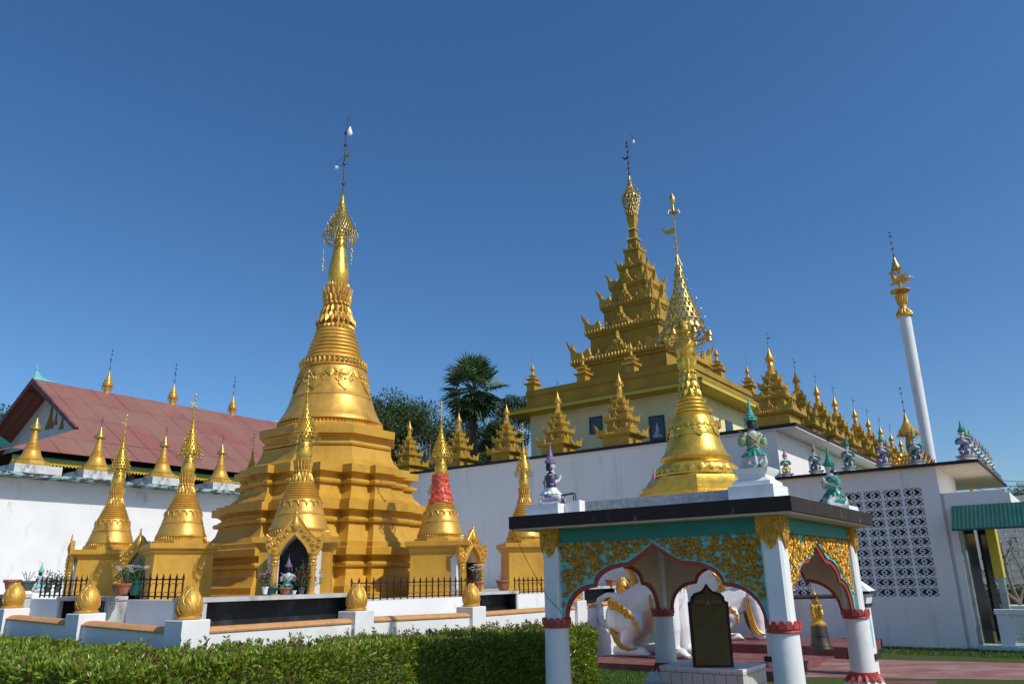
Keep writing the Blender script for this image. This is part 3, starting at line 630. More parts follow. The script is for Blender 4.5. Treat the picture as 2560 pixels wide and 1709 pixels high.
# ------------------------------------------------ kneeling guardians
def guardian(label,loc,rz,C,scale,group=None,base=True,vox=.02,cat='statue'):
    """kneels facing local +x; one unit tall to crown tip. C = jacket, skirt, crown, sash, legs"""
    t=thing('kneeling_guardian',label,cat,loc,rz,group,scale)
    z=.12 if base else 0.
    pr=[('s',(-.03,0,.17+z),(.10,.115,.085))]
    for s in (-1,1):
        pr+=[('c',(-.02,s*.06,.17+z),.072,(.15,s*.07,.055+z),.055),('c',(.15,s*.07,.05+z),.052,(-.12,s*.06,.045+z),.038),('c',(-.12,s*.06,.045+z),.034,(-.17,s*.06,.05+z),.03),('c',(-.17,s*.06,.05+z),.03,(-.17,s*.06,.13+z),.022),
             ('c',(0,s*.095,.42+z),.042,(.005,s*.145,.30+z),.032),('c',(.005,s*.145,.30+z),.030,(.11,s*.02,.35+z),.02),('c',(.11,s*.016,.35+z),.018,(.135,s*.010,.43+z),.012)]
        for f in range(4): pr.append(('c',(.117+.006*f,s*.011,.37+z),.007,(.128+.008*f,s*.009,.44+z-.006*abs(f-1)),.005))
        pr+=[('c',(.108,s*.014,.36+z),.007,(.10,s*.012,.405+z),.006),('s',(.0,s*.062,.56+z),(.014,.010,.024))]
    pr+=[('c',(-.02,0,.22+z),.068,(0,0,.30+z),.06),('c',(0,0,.30+z),.062,(0,0,.41+z),.080),('c',(0,0,.43+z),.045,(.005,0,.50+z),.034),('s',(.008,0,.565+z),(.058,.052,.068)),('s',(.02,0,.53+z),(.04,.035,.035)),('c',(.062,0,.575+z),.008,(.068,0,.552+z),.011)]
    blob('body',pr,vox,t,'pale',3)
    b=MB();b.T=Matrix.Translation((0,0,z))                                 # face
    for s in (-1,1):
        b.mi=0;b.ball((.058,s*.022,.575),(.009,.012,.006),8,5);b.tube([(.056,s*.008,.592),(.060,s*.022,.60),(.050,s*.038,.592)],.003,4)
    b.mi=1;b.ball((.062,0,.530),(.008,.014,.005),8,5);b.build('face_paint',['black','red'],t)
    b=MB();b.T=Matrix.Translation((0,0,z))
    b.ball((-.018,0,.570),(.052,.060,.075),14,10);b.lathe([(.05,.50),(.058,.55),(.04,.60)],14,(-.02,0));b.build('hair','black',t)
    b=MB();b.T=Matrix.Translation((0,0,z));b.loft([[(x0+rx*math.cos(2*PI*i/18),ry*math.sin(2*PI*i/18),zz) for i in range(18)] for x0,rx,ry,zz in ((-.01,.074,.082,.24),(-.005,.070,.078,.30),(0,.088,.100,.39),(0,.080,.098,.43),(0,.045,.055,.465),(0,.038,.042,.475))])
    for s in (-1,1):
        b.petal((.0,s*.08,.41),(-.02,s*.165,.48),.04,(0,0,1),.015);b.petal((.02,s*.09,.43),(-.0,s*.175,.37),.06,(0,s,1),.03)
        b.lathe([(.045,.30),(.052,.325),(.045,.35),(.05,.37),(.04,.39)],10,(.004,s*.135))
    b.build('jacket',C[0],t)
    b=MB();b.T=Matrix.Translation((0,0,z))
    R=[]
    for r,zz,w in ((.085,.245,0),(.10,.22,.003),(.125,.19,.008),(.150,.155,.013)):
        R.append([(-.015+(r+w*math.cos(14*2*PI*i/84))*math.cos(2*PI*i/84),(r*1.02+w*math.cos(14*2*PI*i/84))*math.sin(2*PI*i/84),zz) for i in range(84)])
    b.loft(R);b.lathe([(.088,.225),(.095,.235),(.088,.25)],16,(-.012,0))
    b.build('skirt',C[1],t)
    b=MB();b.T=Matrix.Translation((0,0,z))
    for s in (-1,1):
        b.loft([[(x+.0,s*.068+w*math.cos(2*PI*i/12),zz+h*math.sin(2*PI*i/12)) for i in range(12)] for x,w,zz,h in ((-.10,.055,.085,.06),(.04,.058,.10,.07),(.13,.054,.075,.064),(.20,.032,.055,.04))])
    b.build('trousers',C[4],t)
    b=MB();b.T=Matrix.Translation((0,0,z))
    b.tube([(-.088,-.08,.42),(-.105,0,.33),(-.095,.07,.26)],.011,5);b.tube([(-.088,.08,.42),(-.107,0,.33),(-.095,-.07,.26)],.011,5);b.ball((-.108,0,.33),.02,8,6)
    b.tube([(.07,-.07,.44),(.10,0,.37),(.07,.07,.44)],.012,5);b.build('sash',C[3],t)
    b=MB();b.T=Matrix.Translation((0,0,z))
    b.lathe([(.070,.595),(.078,.605),(.075,.625),(.060,.635),(.066,.645),(.052,.665),(.056,.675),(.040,.70),(.043,.71),(.030,.735),(.032,.745),(.020,.78),(.016,.82),(.010,.86),(.002,.90)],18,(-.005,0))
    b.pring(12,.072,.61,.078,.65,.016,.01,c=(-.005,0))
    for s in (-1,1): b.petal((0,s*.066,.60),(-.01,s*.082,.50),.014,(0,s,0),.01)
    b.build('crown',C[2],t)
    if base:
        b=MB();b.lathe([(.24,0),(.24,.02),(.20,.035),(.17,.05),(.17,.065),(.20,.08),(.23,.095),(.235,.115),(.2,.122)],4 if base==4 else 20,ph=.5);b.build('pedestal','grubby' if base!=4 else 'white',t,ang=30)
    return t
gz=1.42
p=aty(711,1484,11.95)
gp=guardian('kneeling white and teal statue with lilac crown before the front shrine, seen from behind',(p[0]+.03,p[1]+.02,gz+.03),math.radians(101),('pale','cyan','lilac','mint','teal'),.66,base=False,vox=.018)
p=aty(96,1478,15.0)
guardian('small white kneeling statue with turquoise crown by the pots at far left',(p[0],p[1],p[2]-.02),math.radians(60),('pale','cyan','cyan','black','whites'),.62,base=False,vox=.025)
# ------------------------------------------------ flower pots
def pot(label,loc,r,h,m,leaf=0,fl=(),group='flower pots on the terrace offering boxes',spread=1.,tall=1.):
    t=thing('flower_pot',label,'flower pot',loc,random.random()*6,group)
    b=MB();b.lathe([(r*.62,0),(r*.66,.01),(r*.92,h*.80),(r*1.04,h*.81),(r*1.06,h*.97),(r*1.0,h),(r*.9,h*.98),(r*.88,h*.86)],24);
    for i in range(14): a=2*PI*i/14;b.ball((r*.98*math.cos(a),r*.98*math.sin(a),h*.74),r*.06,5,4)
    b.build('pot',m,t)
    if leaf:
        k=int(leaf*.5);d=rnd(k);d[:,2]=np.abs(d[:,2])*1.3+.2;P=d*np.random.rand(k,1)**.6*r*.95*spread;P[:,2]=P[:,2]*tall+h*.95;leaves('foliage',P,d+rnd(k)*.5,rnd(k),.042,.011,'potleaf',t)
        b=MB()
        for i in range(6): a=i*1.1;b.tube([(0,0,h*.8),(r*.4*math.cos(a),r*.4*math.sin(a),h*1.3),(r*.8*spread*math.cos(a),r*.8*spread*math.sin(a),h+r*1.2*tall)],.005,4)
        b.build('stem','bark',t)
    for m2,n in fl:
        b=MB()
        for i in range(n):
            a=random.random()*6.3;rr=random.random()**.5*r*1.3*spread;z=h+r*(1.1+.7*random.random())*tall;c=(rr*math.cos(a),rr*math.sin(a),z);s=.022
            for k in range(6): q=k*1.05;b.petal(c,(c[0]+s*1.5*math.cos(q),c[1]+s*1.5*math.sin(q),z+s*.5),s*.6,(0,0,1),s*.2)
            b.ball(c,s*.5,6,4)
        b.build('blossom',m2,t)
    return t
def potat(u,v,Y,*a,**k): p=aty(u,v,Y);return pot(a[0],(p[0],p[1],p[2]),*a[1:],**k)
potat(679,1484,11.6,'green glazed bowl of incense left of the front statue',.085,.09,'potg',leaf=30,tall=.6,fl=())
potat(662,1484,11.5,'vase of white and dark red flowers at the left end of the front shrine',.045,.10,'bulb',leaf=220,fl=(('whfl',16),('redfl',9)),spread=1.9,tall=2.6)
potat(712,1484,11.55,'terracotta pot with scroll relief below the lilac crowned statue',.085,.085,'potc',leaf=20,tall=.4)
potat(735,1484,11.68,'small white cup beside the terracotta pot',.035,.05,'bulb')
potat(753,1484,11.8,'grey vase of crimson flowers in front of the dark vault',.05,.09,'potk',leaf=420,fl=(('redfl',16),),spread=2.1,tall=2.6)
potat(783,1484,12.0,'glass vase of red and white flowers before the right golden column',.045,.10,'bulb',leaf=380,fl=(('redfl',10),('whfl',14)),spread=2.1,tall=2.7)
potat(28,1474,14.4,'terracotta pot with no plant at the far left end',.14,.18,'potc')
potat(65,1476,14.2,'dark grey pot between the far left lotus bud and the small statue',.13,.17,'potk',leaf=14)
potat(305,1484,11.05,'terracotta pot of white flowers on the left offering box',.105,.14,'potc',leaf=260,fl=(('whfl',14),),spread=1.15,tall=1.2)
potat(336,1487,11.5,'tall dark green pot of white blossoms before the left shrine column',.085,.20,'potg',leaf=420,fl=(('whfl',24),),spread=1.5,tall=1.4)
potat(290,1480,11.4,'small grey pot tucked behind the white flowered terracotta pot',.06,.11,'potk')
potat(118,1480,14.6,'low leafy plant behind the fence beside the small turquoise crowned statue',.07,.1,'potg',leaf=300,spread=1.5,tall=2)
potat(143,1480,14.6,'dark leafy plant behind the fence next to the far left shrine wall',.07,.1,'potk',leaf=300,spread=1.4,tall=2)
potat(1193,1474,14.95,'terracotta pot of white flowers before the right shrine niche',.115,.15,'potc',leaf=240,fl=(('whfl',22),),spread=1.0,tall=1.5)
potat(1257,1472,15.75,'terracotta pot without flowers left of the rightmost small chedi plinth',.13,.17,'potc',leaf=8,tall=.5)
potat(1527,1463,18.9,'terracotta pot on the far offering box seen through the pavilion arch',.13,.14,'potc')
# ------------------------------------------------ back left wall with its own chedis
A0=onp(0,1179,-8-.809*5.6,16.1+.588*5.6,36);ZB=onp(300,1201,A0[0],A0[1],36)[2]
bw=thing('boundary_wall','long white wall with a peeling brown and turquoise coping behind the left chedis','wall',(A0[0],A0[1],0),RZ)
b=MB();b.box(-1.0,-6,0,-.62,12,ZB-.08);b.build('wall_panel','whites',bw,ang=30)
b=MB();b.box(-1.1,-6,ZB-.079,0,12,ZB);b.build('coping','peel',bw,ang=30)
WSC=(1.2,1.2,.82)
def wall_chedi(label,loc):
    t=thing('wall_chedi',label,'chedi',loc,RZ,'small gilded chedis along the left boundary wall',WSC)
    b=MB();b.box(-.48,-.48,0,.48,.48,.26);b.build('block','grubby',t,ang=30)
    b=MB();b.lathe([(.42,.26),(.42,.30),(.38,.33),(.36,.44),(.27,.47),(.27,.50)],8,ph=.5);b.build('octagonal_base','goldo',t,ang=20)
    b=MB();b.lathe([(.27,.48),(.25,.52),(.21,.60),(.175,.72),(.16,.82)]+rings(.155,.83,.09,1.06,5,.008)+[(.075,1.08),(.088,1.12),(.07,1.17),(.08,1.22),(.06,1.27),(.07,1.32),(.055,1.38),(.05,1.48),(.04,1.5)],28);b.build('bell','gold',t,ang=50)
    b=MB();b.lathe([(.04,1.47),(.105,1.49),(.11,1.53),(.08,1.60),(.05,1.69),(.025,1.80),(.01,1.86)],14);b.pring(10,.1,1.53,.12,1.60,.02,.01);ringtube(b,.12,1.47,.01,14,4);b.build('umbrella_crown','brass',t)
    b=MB();b.tube([(0,0,1.8),(0,0,2.25)],.006,4);bird(b,2.10,.06,1);b.build('spire_rod','darkmetal',t);return t
w0=None
for i,(u,v,lab) in enumerate(((96,1180,'first chedi on the boundary wall, before the hall gable'),(262,1192,'second chedi on the boundary wall, behind the leftmost spire'),(428,1205,'third chedi on the boundary wall, left of the tall spire'),(574,1214,'fourth chedi on the boundary wall, beside the great chedi base'))):
    p=onp(u,v,A0[0],A0[1],36)
    if w0 is None: w0=wall_chedi(lab,(p[0]-.58*NR[0],p[1]-.58*NR[1],ZB))
    else: dup(w0,(p[0]-.58*NR[0],p[1]-.58*NR[1],ZB),RZ,lab)
# ------------------------------------------------ red roofed hall
H0=onp(0,1125.6,A0[0]+B[0]*5.5,A0[1]+B[1]*5.5,36);K=6.5
def hallpt(k,s,z): # k along A, s back along B
    return (H0[0]+A[0]*k+B[0]*s,H0[1]+A[1]*k+B[1]*s,z)
hl=thing('temple_hall','long hall with faded red metal roof and carved yellow eaves behind the left wall','hall',(H0[0],H0[1],0),RZ)
# local: x=+NR is towards the camera; eave at x=0, ridge at x=-K, y along A
zr,ze=9.0,onp(300,1148,H0[0],H0[1],36)[2]
g0=onp(96,953,*hallpt(0,K,0)[:2],36);y_g=(g0[0]-H0[0])*A[0]+(g0[1]-H0[1])*A[1]-.2
zr=g0[2]+.05;yr=solve_k(hallpt(0,K,0),A,713,9.6)
def uvmesh(b,name,m,parent,fn,ang=20):
    o=b.build(name,m,parent,sm=False);me=o.data;uv=me.uv_layers.new(name='UVMap')
    for l in me.loops: uv.data[l.index].uv=fn(me.vertices[l.vertex_index].co)
    return o
b=MB();gs=-1.9 # skirt: gable foot x
zf=zr+(ze-zr)*(K-2.1)/K
# main slope (front) from eave to ridge, upper part starts at gable, lower skirt extends left
ys=y_g-2.6
b.add([(0,ys-.2,ze),(0,yr+2.2,ze),(-K,yr,zr),(-K,y_g,zr),(-2.1,y_g,zf)],[(0,1,2,3,4)])
b.add([(0,ys-.2,ze),(-2.1,y_g,zf),(-2*K+2.1,y_g,zf),(-2*K,ys-.2,ze)],[(0,1,2,3)])
b.add([(-2*K,ys-.2,ze),(-2*K+2.1,y_g,zf),(-K,y_g,zr),(-K,yr,zr),(-2*K,yr+2.2,ze)],[(0,1,2,3,4)])
b.add([(0,yr+2.2,ze),(-2*K,yr+2.2,ze),(-K,yr,zr)],[(0,1,2)])
rf_=uvmesh(b,'roof','roof',hl,lambda c:(c.y,math.hypot(c.x,c.z)) )
b=MB();b.add([(-2.25,y_g+.9,zf+.1),(-K,y_g+.9,zr-.1),(-2*K+2.25,y_g+.9,zf+.1)],[(0,1,2)]);gb=b.build('gable','white',hl,sm=False)
b=MB()
for s in (0,1):
    f=(lambda x:x) if s==0 else (lambda x:-2*K-x)
    b.add([(f(-2.05),y_g-.05,zf-.1),(f(-2.05),y_g-.05,zf+.05),(-K,y_g-.05,zr+.05),(-K,y_g-.05,zr-.22),(f(-2.05),y_g+.05,zf-.1),(f(-2.05),y_g+.05,zf+.05),(-K,y_g+.05,zr+.05),(-K,y_g+.05,zr-.22)],[(0,1,2,3),(4,7,6,5),(0,3,7,4),(1,5,6,2)])
b.build('bargeboard','maroon',hl,sm=False)
b=MB()
for x,z,s in ((-K+1.1,zf+.55,.5),(-K,zf+.7,1.0),(-K-1.1,zf+.5,.6),(-K+.5,zf+.8,.45)):
    b.sheet([(x-.35*s,z),(x+.35*s,z),(x+.22*s,z+.3*s),(x+.1*s,z+.5*s),(x+.04*s,z+1.1*s),(x-.04*s,z+1.1*s),(x-.1*s,z+.5*s),(x-.22*s,z+.3*s)],y_g+.86,y_g+.895)
b.build('gable_ornament','goldd',gb,sm=False)
b=MB();n=150;L=yr+2-ys
for i in range(n):
    y=ys+L*i/n;w=L/n;b.sheet([(0,0),(1,0),(.5,-1)],0,1) if 0 else b.add([(-.35,y,ze-.20),(-.35,y+w,ze-.20),(-.35,y+w,ze-.34),(-.35,y+w*.5,ze-.42),(-.35,y,ze-.34),(-.39,y,ze-.20),(-.39,y+w,ze-.20),(-.39,y+w,ze-.34),(-.39,y+w*.5,ze-.42),(-.39,y,ze-.34)],[(0,1,2,3,4),(9,8,7,6,5),(2,7,8,3),(3,8,9,4)])
    b.tube([(-.345,y+w*.2,ze-.24),(-.335,y+w*.5,ze-.32),(-.345,y+w*.8,ze-.24)],.02,4)
b.build('eave_fretwork','yellow',hl,sm=False)
b=MB();b.box(-.40,ys,ze-.199,-.33,yr+2,ze-.15);b.build('eave_board','mint',hl,ang=30)
b=MB();b.box(-2*K+1,ys+1,0,-1.6,yr+1.5,ze-.6);b.build('interior_shade_block','black',hl,ang=30)  # black block stands in for the shade of the hall's interior
for k in range(9):
    b=MB();b.lathe([(.16,0),(.16,ze-.3)],14,(-.9,ys+1.2+k*3.));b.build('post','maroon',hl)
def finial(name,k):
    b=MB();y=k
    b.tube([(-K,y,zr),(-K,y+.02,zr+.38),(-K,y-.02,zr+.68)],[.07,.035,.012],8);b.ball((-K,y,zr+.54),.04,8,6);b.ball((-K,y,zr+.45),.055,8,5)
    b.sheet([(0,0)]*3,0,0) if 0 else None
    q=1 if k<5 else -1
    b.add([(-K+.03,y,zr),(-K+.03,y+q*.95,zr+.02),(-K+.03,y+q*.5,zr+.08),(-K+.03,y+q*.22,zr+.16),(-K+.03,y+q*.05,zr+.36),(-K-.03,y,zr),(-K-.03,y+q*.95,zr+.02),(-K-.03,y+q*.5,zr+.08),(-K-.03,y+q*.22,zr+.16),(-K-.03,y+q*.05,zr+.36)],[(0,1,2,3,4),(9,8,7,6,5),(0,5,6,1),(1,6,7,2),(2,7,8,3),(3,8,9,4),(4,9,5,0)])
    b.build('ridge_finial','cyan',hl,sm=False)
finial('a',y_g+.05);finial('b',yr-.1)
b=MB();b.add([(.25,ys-.2,ze),(-.9,ys-.5,ze+.6),(-1.6,ys-.3,ze+.1),(.25,ys-.26,ze),(-.9,ys-.56,ze+.6),(-1.6,ys-.36,ze+.1)],[(0,1,2),(5,4,3)]);b.build('corner_finial','cyan',hl,sm=False)
for u in (266,430,579):
    k=solve_k(hallpt(0,K,0),A,u,9.6)
    b=MB();b.T=Matrix.Translation((-K,k,zr));b.lathe([(.12,-.1),(.12,.22),(.10,.24)],10);b.lathe([(.09,.2),(.19,.28),(.20,.34),(.15,.47),(.09,.63),(.045,.80),(.02,.95)],16);b.pring(12,.195,.34,.22,.44,.035,.015);b.pring(12,.14,.48,.16,.58,.03,.015);drops(b,.23,.27,12,.06,2)
    sp=b.build('ridge_spire','gold',hl)
    b=MB();b.T=Matrix.Translation((-K,k,zr));rod(b,.9,1.9,.012,3);bird(b,1.5,.13,-1);b.build('spire_rod','darkmetal',sp)
# ------------------------------------------------ white wall building (W1) carrying a row of pyatthat shrines
W=(8.06,21.73);ZW=5.75
def wl(al,ac,z=ZW): return (W[0]+B[0]*al+A[0]*ac,W[1]+B[1]*al+A[1]*ac,z)      # al along B, ac along A
wt=thing('shrine_terrace','white walled terrace building with thin dark cornice below the golden tiered shrines','building',(W[0],W[1],0),RZ)
b=MB();b.box(-20,.12,0,-.62,24,ZW-.141);b.build('wall','whitew',wt,ang=30)
b=MB();b.box(-20.2,.0,ZW-.14,0,24.2,ZW-.101);b.build('roof_slab','white',wt,ang=30)
b=MB();b.box(-20.22,-.02,ZW-.10,.02,24.2,ZW-.0);b.build('cornice','brownk',wt,ang=30)
def horn(b,x,y,z,dx,dy,h,L,t=.03):
    """corner antefix: upswept carved crescent running back along two eaves"""
    for ax,ay in ((-dx,0),(0,-dy)):
        vs=[]
        prof=[(0,0),(0,h*.98),(.06,h*.86),(.16,h*.64),(.30,h*.50),(.48,h*.42),(.65,h*.44),(.80,h*.58),(.88,h*.62),(.94,h*.40),(1,h*.14),(1,0)]
        n=len(prof);ox,oy=(t,0) if ay else (0,t)
        vs=[(x+ax*L*u+ox,y+ay*L*u+oy,z+w) for u,w in prof]+[(x+ax*L*u-ox,y+ay*L*u-oy,z+w) for u,w in prof]
        b.add(vs,[tuple(range(n)),tuple(range(2*n-1,n-1,-1))]+[(i,n+i,n+(i+1)%n,(i+1)%n) for i in range(n)])
        for u,w in prof[1:-1]: b.ball((x+ax*L*u,y+ay*L*u,z+w*.75),max(.008,t*.9),5,4)
    b.petal((x,y,z+h*.5),(x+dx*h*.18,y+dy*h*.18,z+h*1.2),t*1.2,(dx,dy,0),t)
def pediment(b,c,nx,ny,w,h,t):
    """carved flame pediment on a face with outward normal (nx,ny)"""
    tx,ty=-ny,nx
    def P(u,z,o=0): return (c[0]+tx*u+nx*o,c[1]+ty*u+ny*o,c[2]+z)
    out=[(-w,0),(-w*.92,h*.22),(-w*.7,h*.16),(-w*.55,h*.38),(-w*.38,h*.34),(-w*.25,h*.62),(-w*.12,h*.6),(0,h),(w*.12,h*.6),(w*.25,h*.62),(w*.38,h*.34),(w*.55,h*.38),(w*.7,h*.16),(w*.92,h*.22),(w,0)]
    n=len(out);vs=[P(u,z,t) for u,z in out]+[P(u,z,-t) for u,z in out]
    b.add(vs,[tuple(range(n-1,-1,-1)),tuple(range(n,2*n))]+[(i,(i+1)%n,n+(i+1)%n,n+i) for i in range(n)])
    for u,z in ((-.8,.1),(-.6,.2),(-.4,.22),(-.25,.42),(-.1,.4),(0,.7),(.1,.4),(.25,.42),(.4,.22),(.6,.2),(.8,.1),(0,.2),(-.2,.1),(.2,.1)):
        q=P(u*w,z*h,t);b.ball(q,h*.055,5,4);b.petal(q,P(u*w*1.04,z*h+h*.22,t*1.6),h*.05,(nx,ny,0),h*.04)
def beads(b,h,z,r,n):
    for k in range(n):
        u=-h+2*h*(k+.5)/n
        for x,y in ((u,-h),(u,h),(-h,u),(h,u)): b.petal((x,y,z-r),(x,y,z+r*1.6),r*.7,(0 if abs(x)<abs(y) or x==u and abs(y)==h else (1 if x>0 else -1),(1 if y>0 else -1) if abs(y)==h else 0,0),r*.7)
def pyat(label,loc,scale=1.,group='golden tiered shrines along the white terrace cornice',rz=RZ):
    t=thing('tiered_shrine',label,'shrine',loc,rz,group,scale)
    def cb(b,h,z0,z1): b.box(-h,-h,z0,h,h,z1)
    b=MB();cb(b,.5,0,.34);cb(b,.53,.34,.39);b.build('plinth','goldo',t,ang=30)
    lv=[(.66,.39,.36,.95,.30),(.47,.90,.24,.62,.22),(.33,1.25,.16,.42,.16),(.22,1.52,.11,.26,.12)]
    for i,(hs,z,hb,pw,hh) in enumerate(lv):
        b=MB();b.box(-hs,-hs,z,hs,hs,z+.045);b.box(-hs*.93,-hs*.93,z-.04,hs*.93,hs*.93,z-.001);beads(b,hs,z+.045,.022*(1-.12*i),int(22-4*i))
        z2=lv[i+1][1] if i<3 else z+.22
        cb(b,hb,z+.046,z2-.041)
        for x in (-1,1):
            for y in (-1,1): horn(b,x*hs*.97,y*hs*.97,z+.045,x,y,hh,hs*.62,.022*(1-.12*i))
        for nx,ny in ((0,-1),(1,0),(0,1),(-1,0)):
            pediment(b,(nx*hs*.80,ny*hs*.80,z+.045),nx,ny,hs*.46,hh*1.25,.02)
            pediment(b,(nx*(hb+.02),ny*(hb+.02),z+.06),nx,ny,hb*.8,(z2-z)*1.15,.035)
            b.box(nx*hb-.05,ny*hb-.05,z+.05,nx*hb+.05,ny*hb+.05,z2-.05) if i<2 else None
        b.build('roof_tier','goldo',t,ang=30)
    b=MB();b.lathe([(.15,1.70),(.15,1.76),(.115,1.78),(.12,1.84),(.085,1.88),(.10,1.95),(.095,2.0),(.07,2.12),(.05,2.2)],8,ph=.5)
    b.lathe([(.04,2.1),(.115,2.15),(.13,2.19),(.10,2.27),(.065,2.36),(.035,2.47),(.012,2.58)],14);b.pring(9,.12,2.19,.14,2.27,.03,.01)
    for i in range(9): a=i*.7;b.ball((.14*math.cos(a),.14*math.sin(a),2.13),.018,5,4)
    b.build('spire','gold',t)
    b=MB();b.tube([(0,0,2.5),(0,0,3.05)],[.010,.005],4);b.ball((0,0,2.75),.02,6,4);b.ball((0,0,3.05),.022,6,4);bird(b,2.9,.08,1);b.build('spire_rod','darkmetal',t)
    return t
names=['leftmost tiered shrine on the terrace, beside the great chedi','tiered shrine left of the palm trunk on the white terrace','tiered shrine right below the palm crown on the white terrace','tiered shrine before the cream temple wall, above the left kneeling statue','tiered shrine before the cream temple wall, left of the small blue window','tiered shrine hidden behind the neck of the pavilion stupa','big tiered shrine on the corner of the white terrace']
sc=[.88,.85,.85,.90,1.0,.92,1.0]
py0=None
for al,lab,s in zip((15.85,13.17,10.81,8.49,5.95,3.3,.72),names,sc):
    p=wl(al,.72)
    if py0 is None: py0=pyat(lab,p,s)
    else: dup(py0,p,RZ,lab,scale=(s,s,s*1.02) if al>1 else (1.05,1.05,.98))
ords=['second','third','fourth','fifth','sixth','seventh','eighth','ninth']
for i,(ac,s) in enumerate(((3.3,.9),(5.7,.9),(8.1,.9),(11.2,.92),(13.6,.9),(16.0,.9),(18.3,.9),(20.6,.9))):
    dup(py0,wl(.72,ac),RZ,ords[i]+' tiered shrine from the terrace corner along its receding right side',scale=s)
# ------------------------------------------------ the stepped temple
Q=wl(0,4)
T0=onp(1722.5,907,Q[0],Q[1],-54)
TLn=solve_k(T0,B,1323,9);Tz=9.25
tp=thing('stepped_temple','cream temple with ochre parapet and a tall golden seven tiered roof','temple',(T0[0],T0[1],0),RZ)
e_=onp(1887,987,T0[0],T0[1],36);TD=math.dist(e_[:2],T0[:2])
# local x from -TLn..0, y 0..TD
b=MB();b.box(-TLn+.02,.02,4,-.02,TD-.02,8.2);b.build('wall','cream',tp,ang=30)
b=MB();b.box(-TLn-.75,-.75,8.2,.75,TD+.75,8.32);b.build('eave','yellow',tp,ang=30)
b=MB();b.box(-TLn-.76,-.76,8.322,.76,TD+.76,8.42)
b.box(-TLn-.08,-.08,8.421,.08,TD+.08,9.02);b.box(-TLn-.14,-.14,9.021,.14,TD+.14,9.10);b.box(-TLn-.1,-.1,9.101,.1,TD+.1,9.27);b.build('parapet','goldd',tp,ang=30)
for (u,v,w,h,lab) in ((1643,1069,.55,.85,1),(1490,1062,.5,.6,0),(1822,1050,.0,.5,0)):
    if w:
        p=onp(u,v,T0[0],T0[1],-54);x=-((p[0]-T0[0])*B[0]+(p[1]-T0[1])*B[1]);z=p[2]
        b=MB();b.box(x-w/2-.04,-.03,z-h/2-.04,x+w/2+.04,.0,z-h/2);b.box(x-w/2-.04,-.03,z+h/2,x+w/2+.04,.0,z+h/2+.04);b.box(x-w/2-.04,-.03,z-h/2,x-w/2,.0,z+h/2);b.box(x+w/2,-.03,z-h/2,x+w/2+.04,.0,z+h/2)
        f=b.build('window','navy',tp,ang=30)
        b=MB();b.box(x-w/2,-.006,z-h/2,x+w/2,.01,z+h/2);b.build('pane','glass',f,ang=30)
        if lab:
            b=MB();b.box(x-.16,-.02,z-.35,x+.16,-.008,z-.24);b.ball((x,-.015,z-.17),(.13,.01,.07),10,6);b.ball((x,-.015,z-.03),(.065,.01,.12),10,6);b.ball((x,-.015,z+.13),(.04,.01,.05),10,6);b.build('window_picture','grubby',f)
p=onp(1823,1068,T0[0],T0[1],36);y=(p[0]-T0[0])*A[0]+(p[1]-T0[1])*A[1]
b=MB();b.box(-.0,y-.35,p[2]-.25,.03,y+.35,p[2]+.25);b.build('window','glass',tp,ang=30)
tcx,tcy=-TLn/2,TD/2
C0=(T0[0]+NR[0]*tcx+A[0]*tcy,T0[1]+NR[1]*tcx+A[1]*tcy)
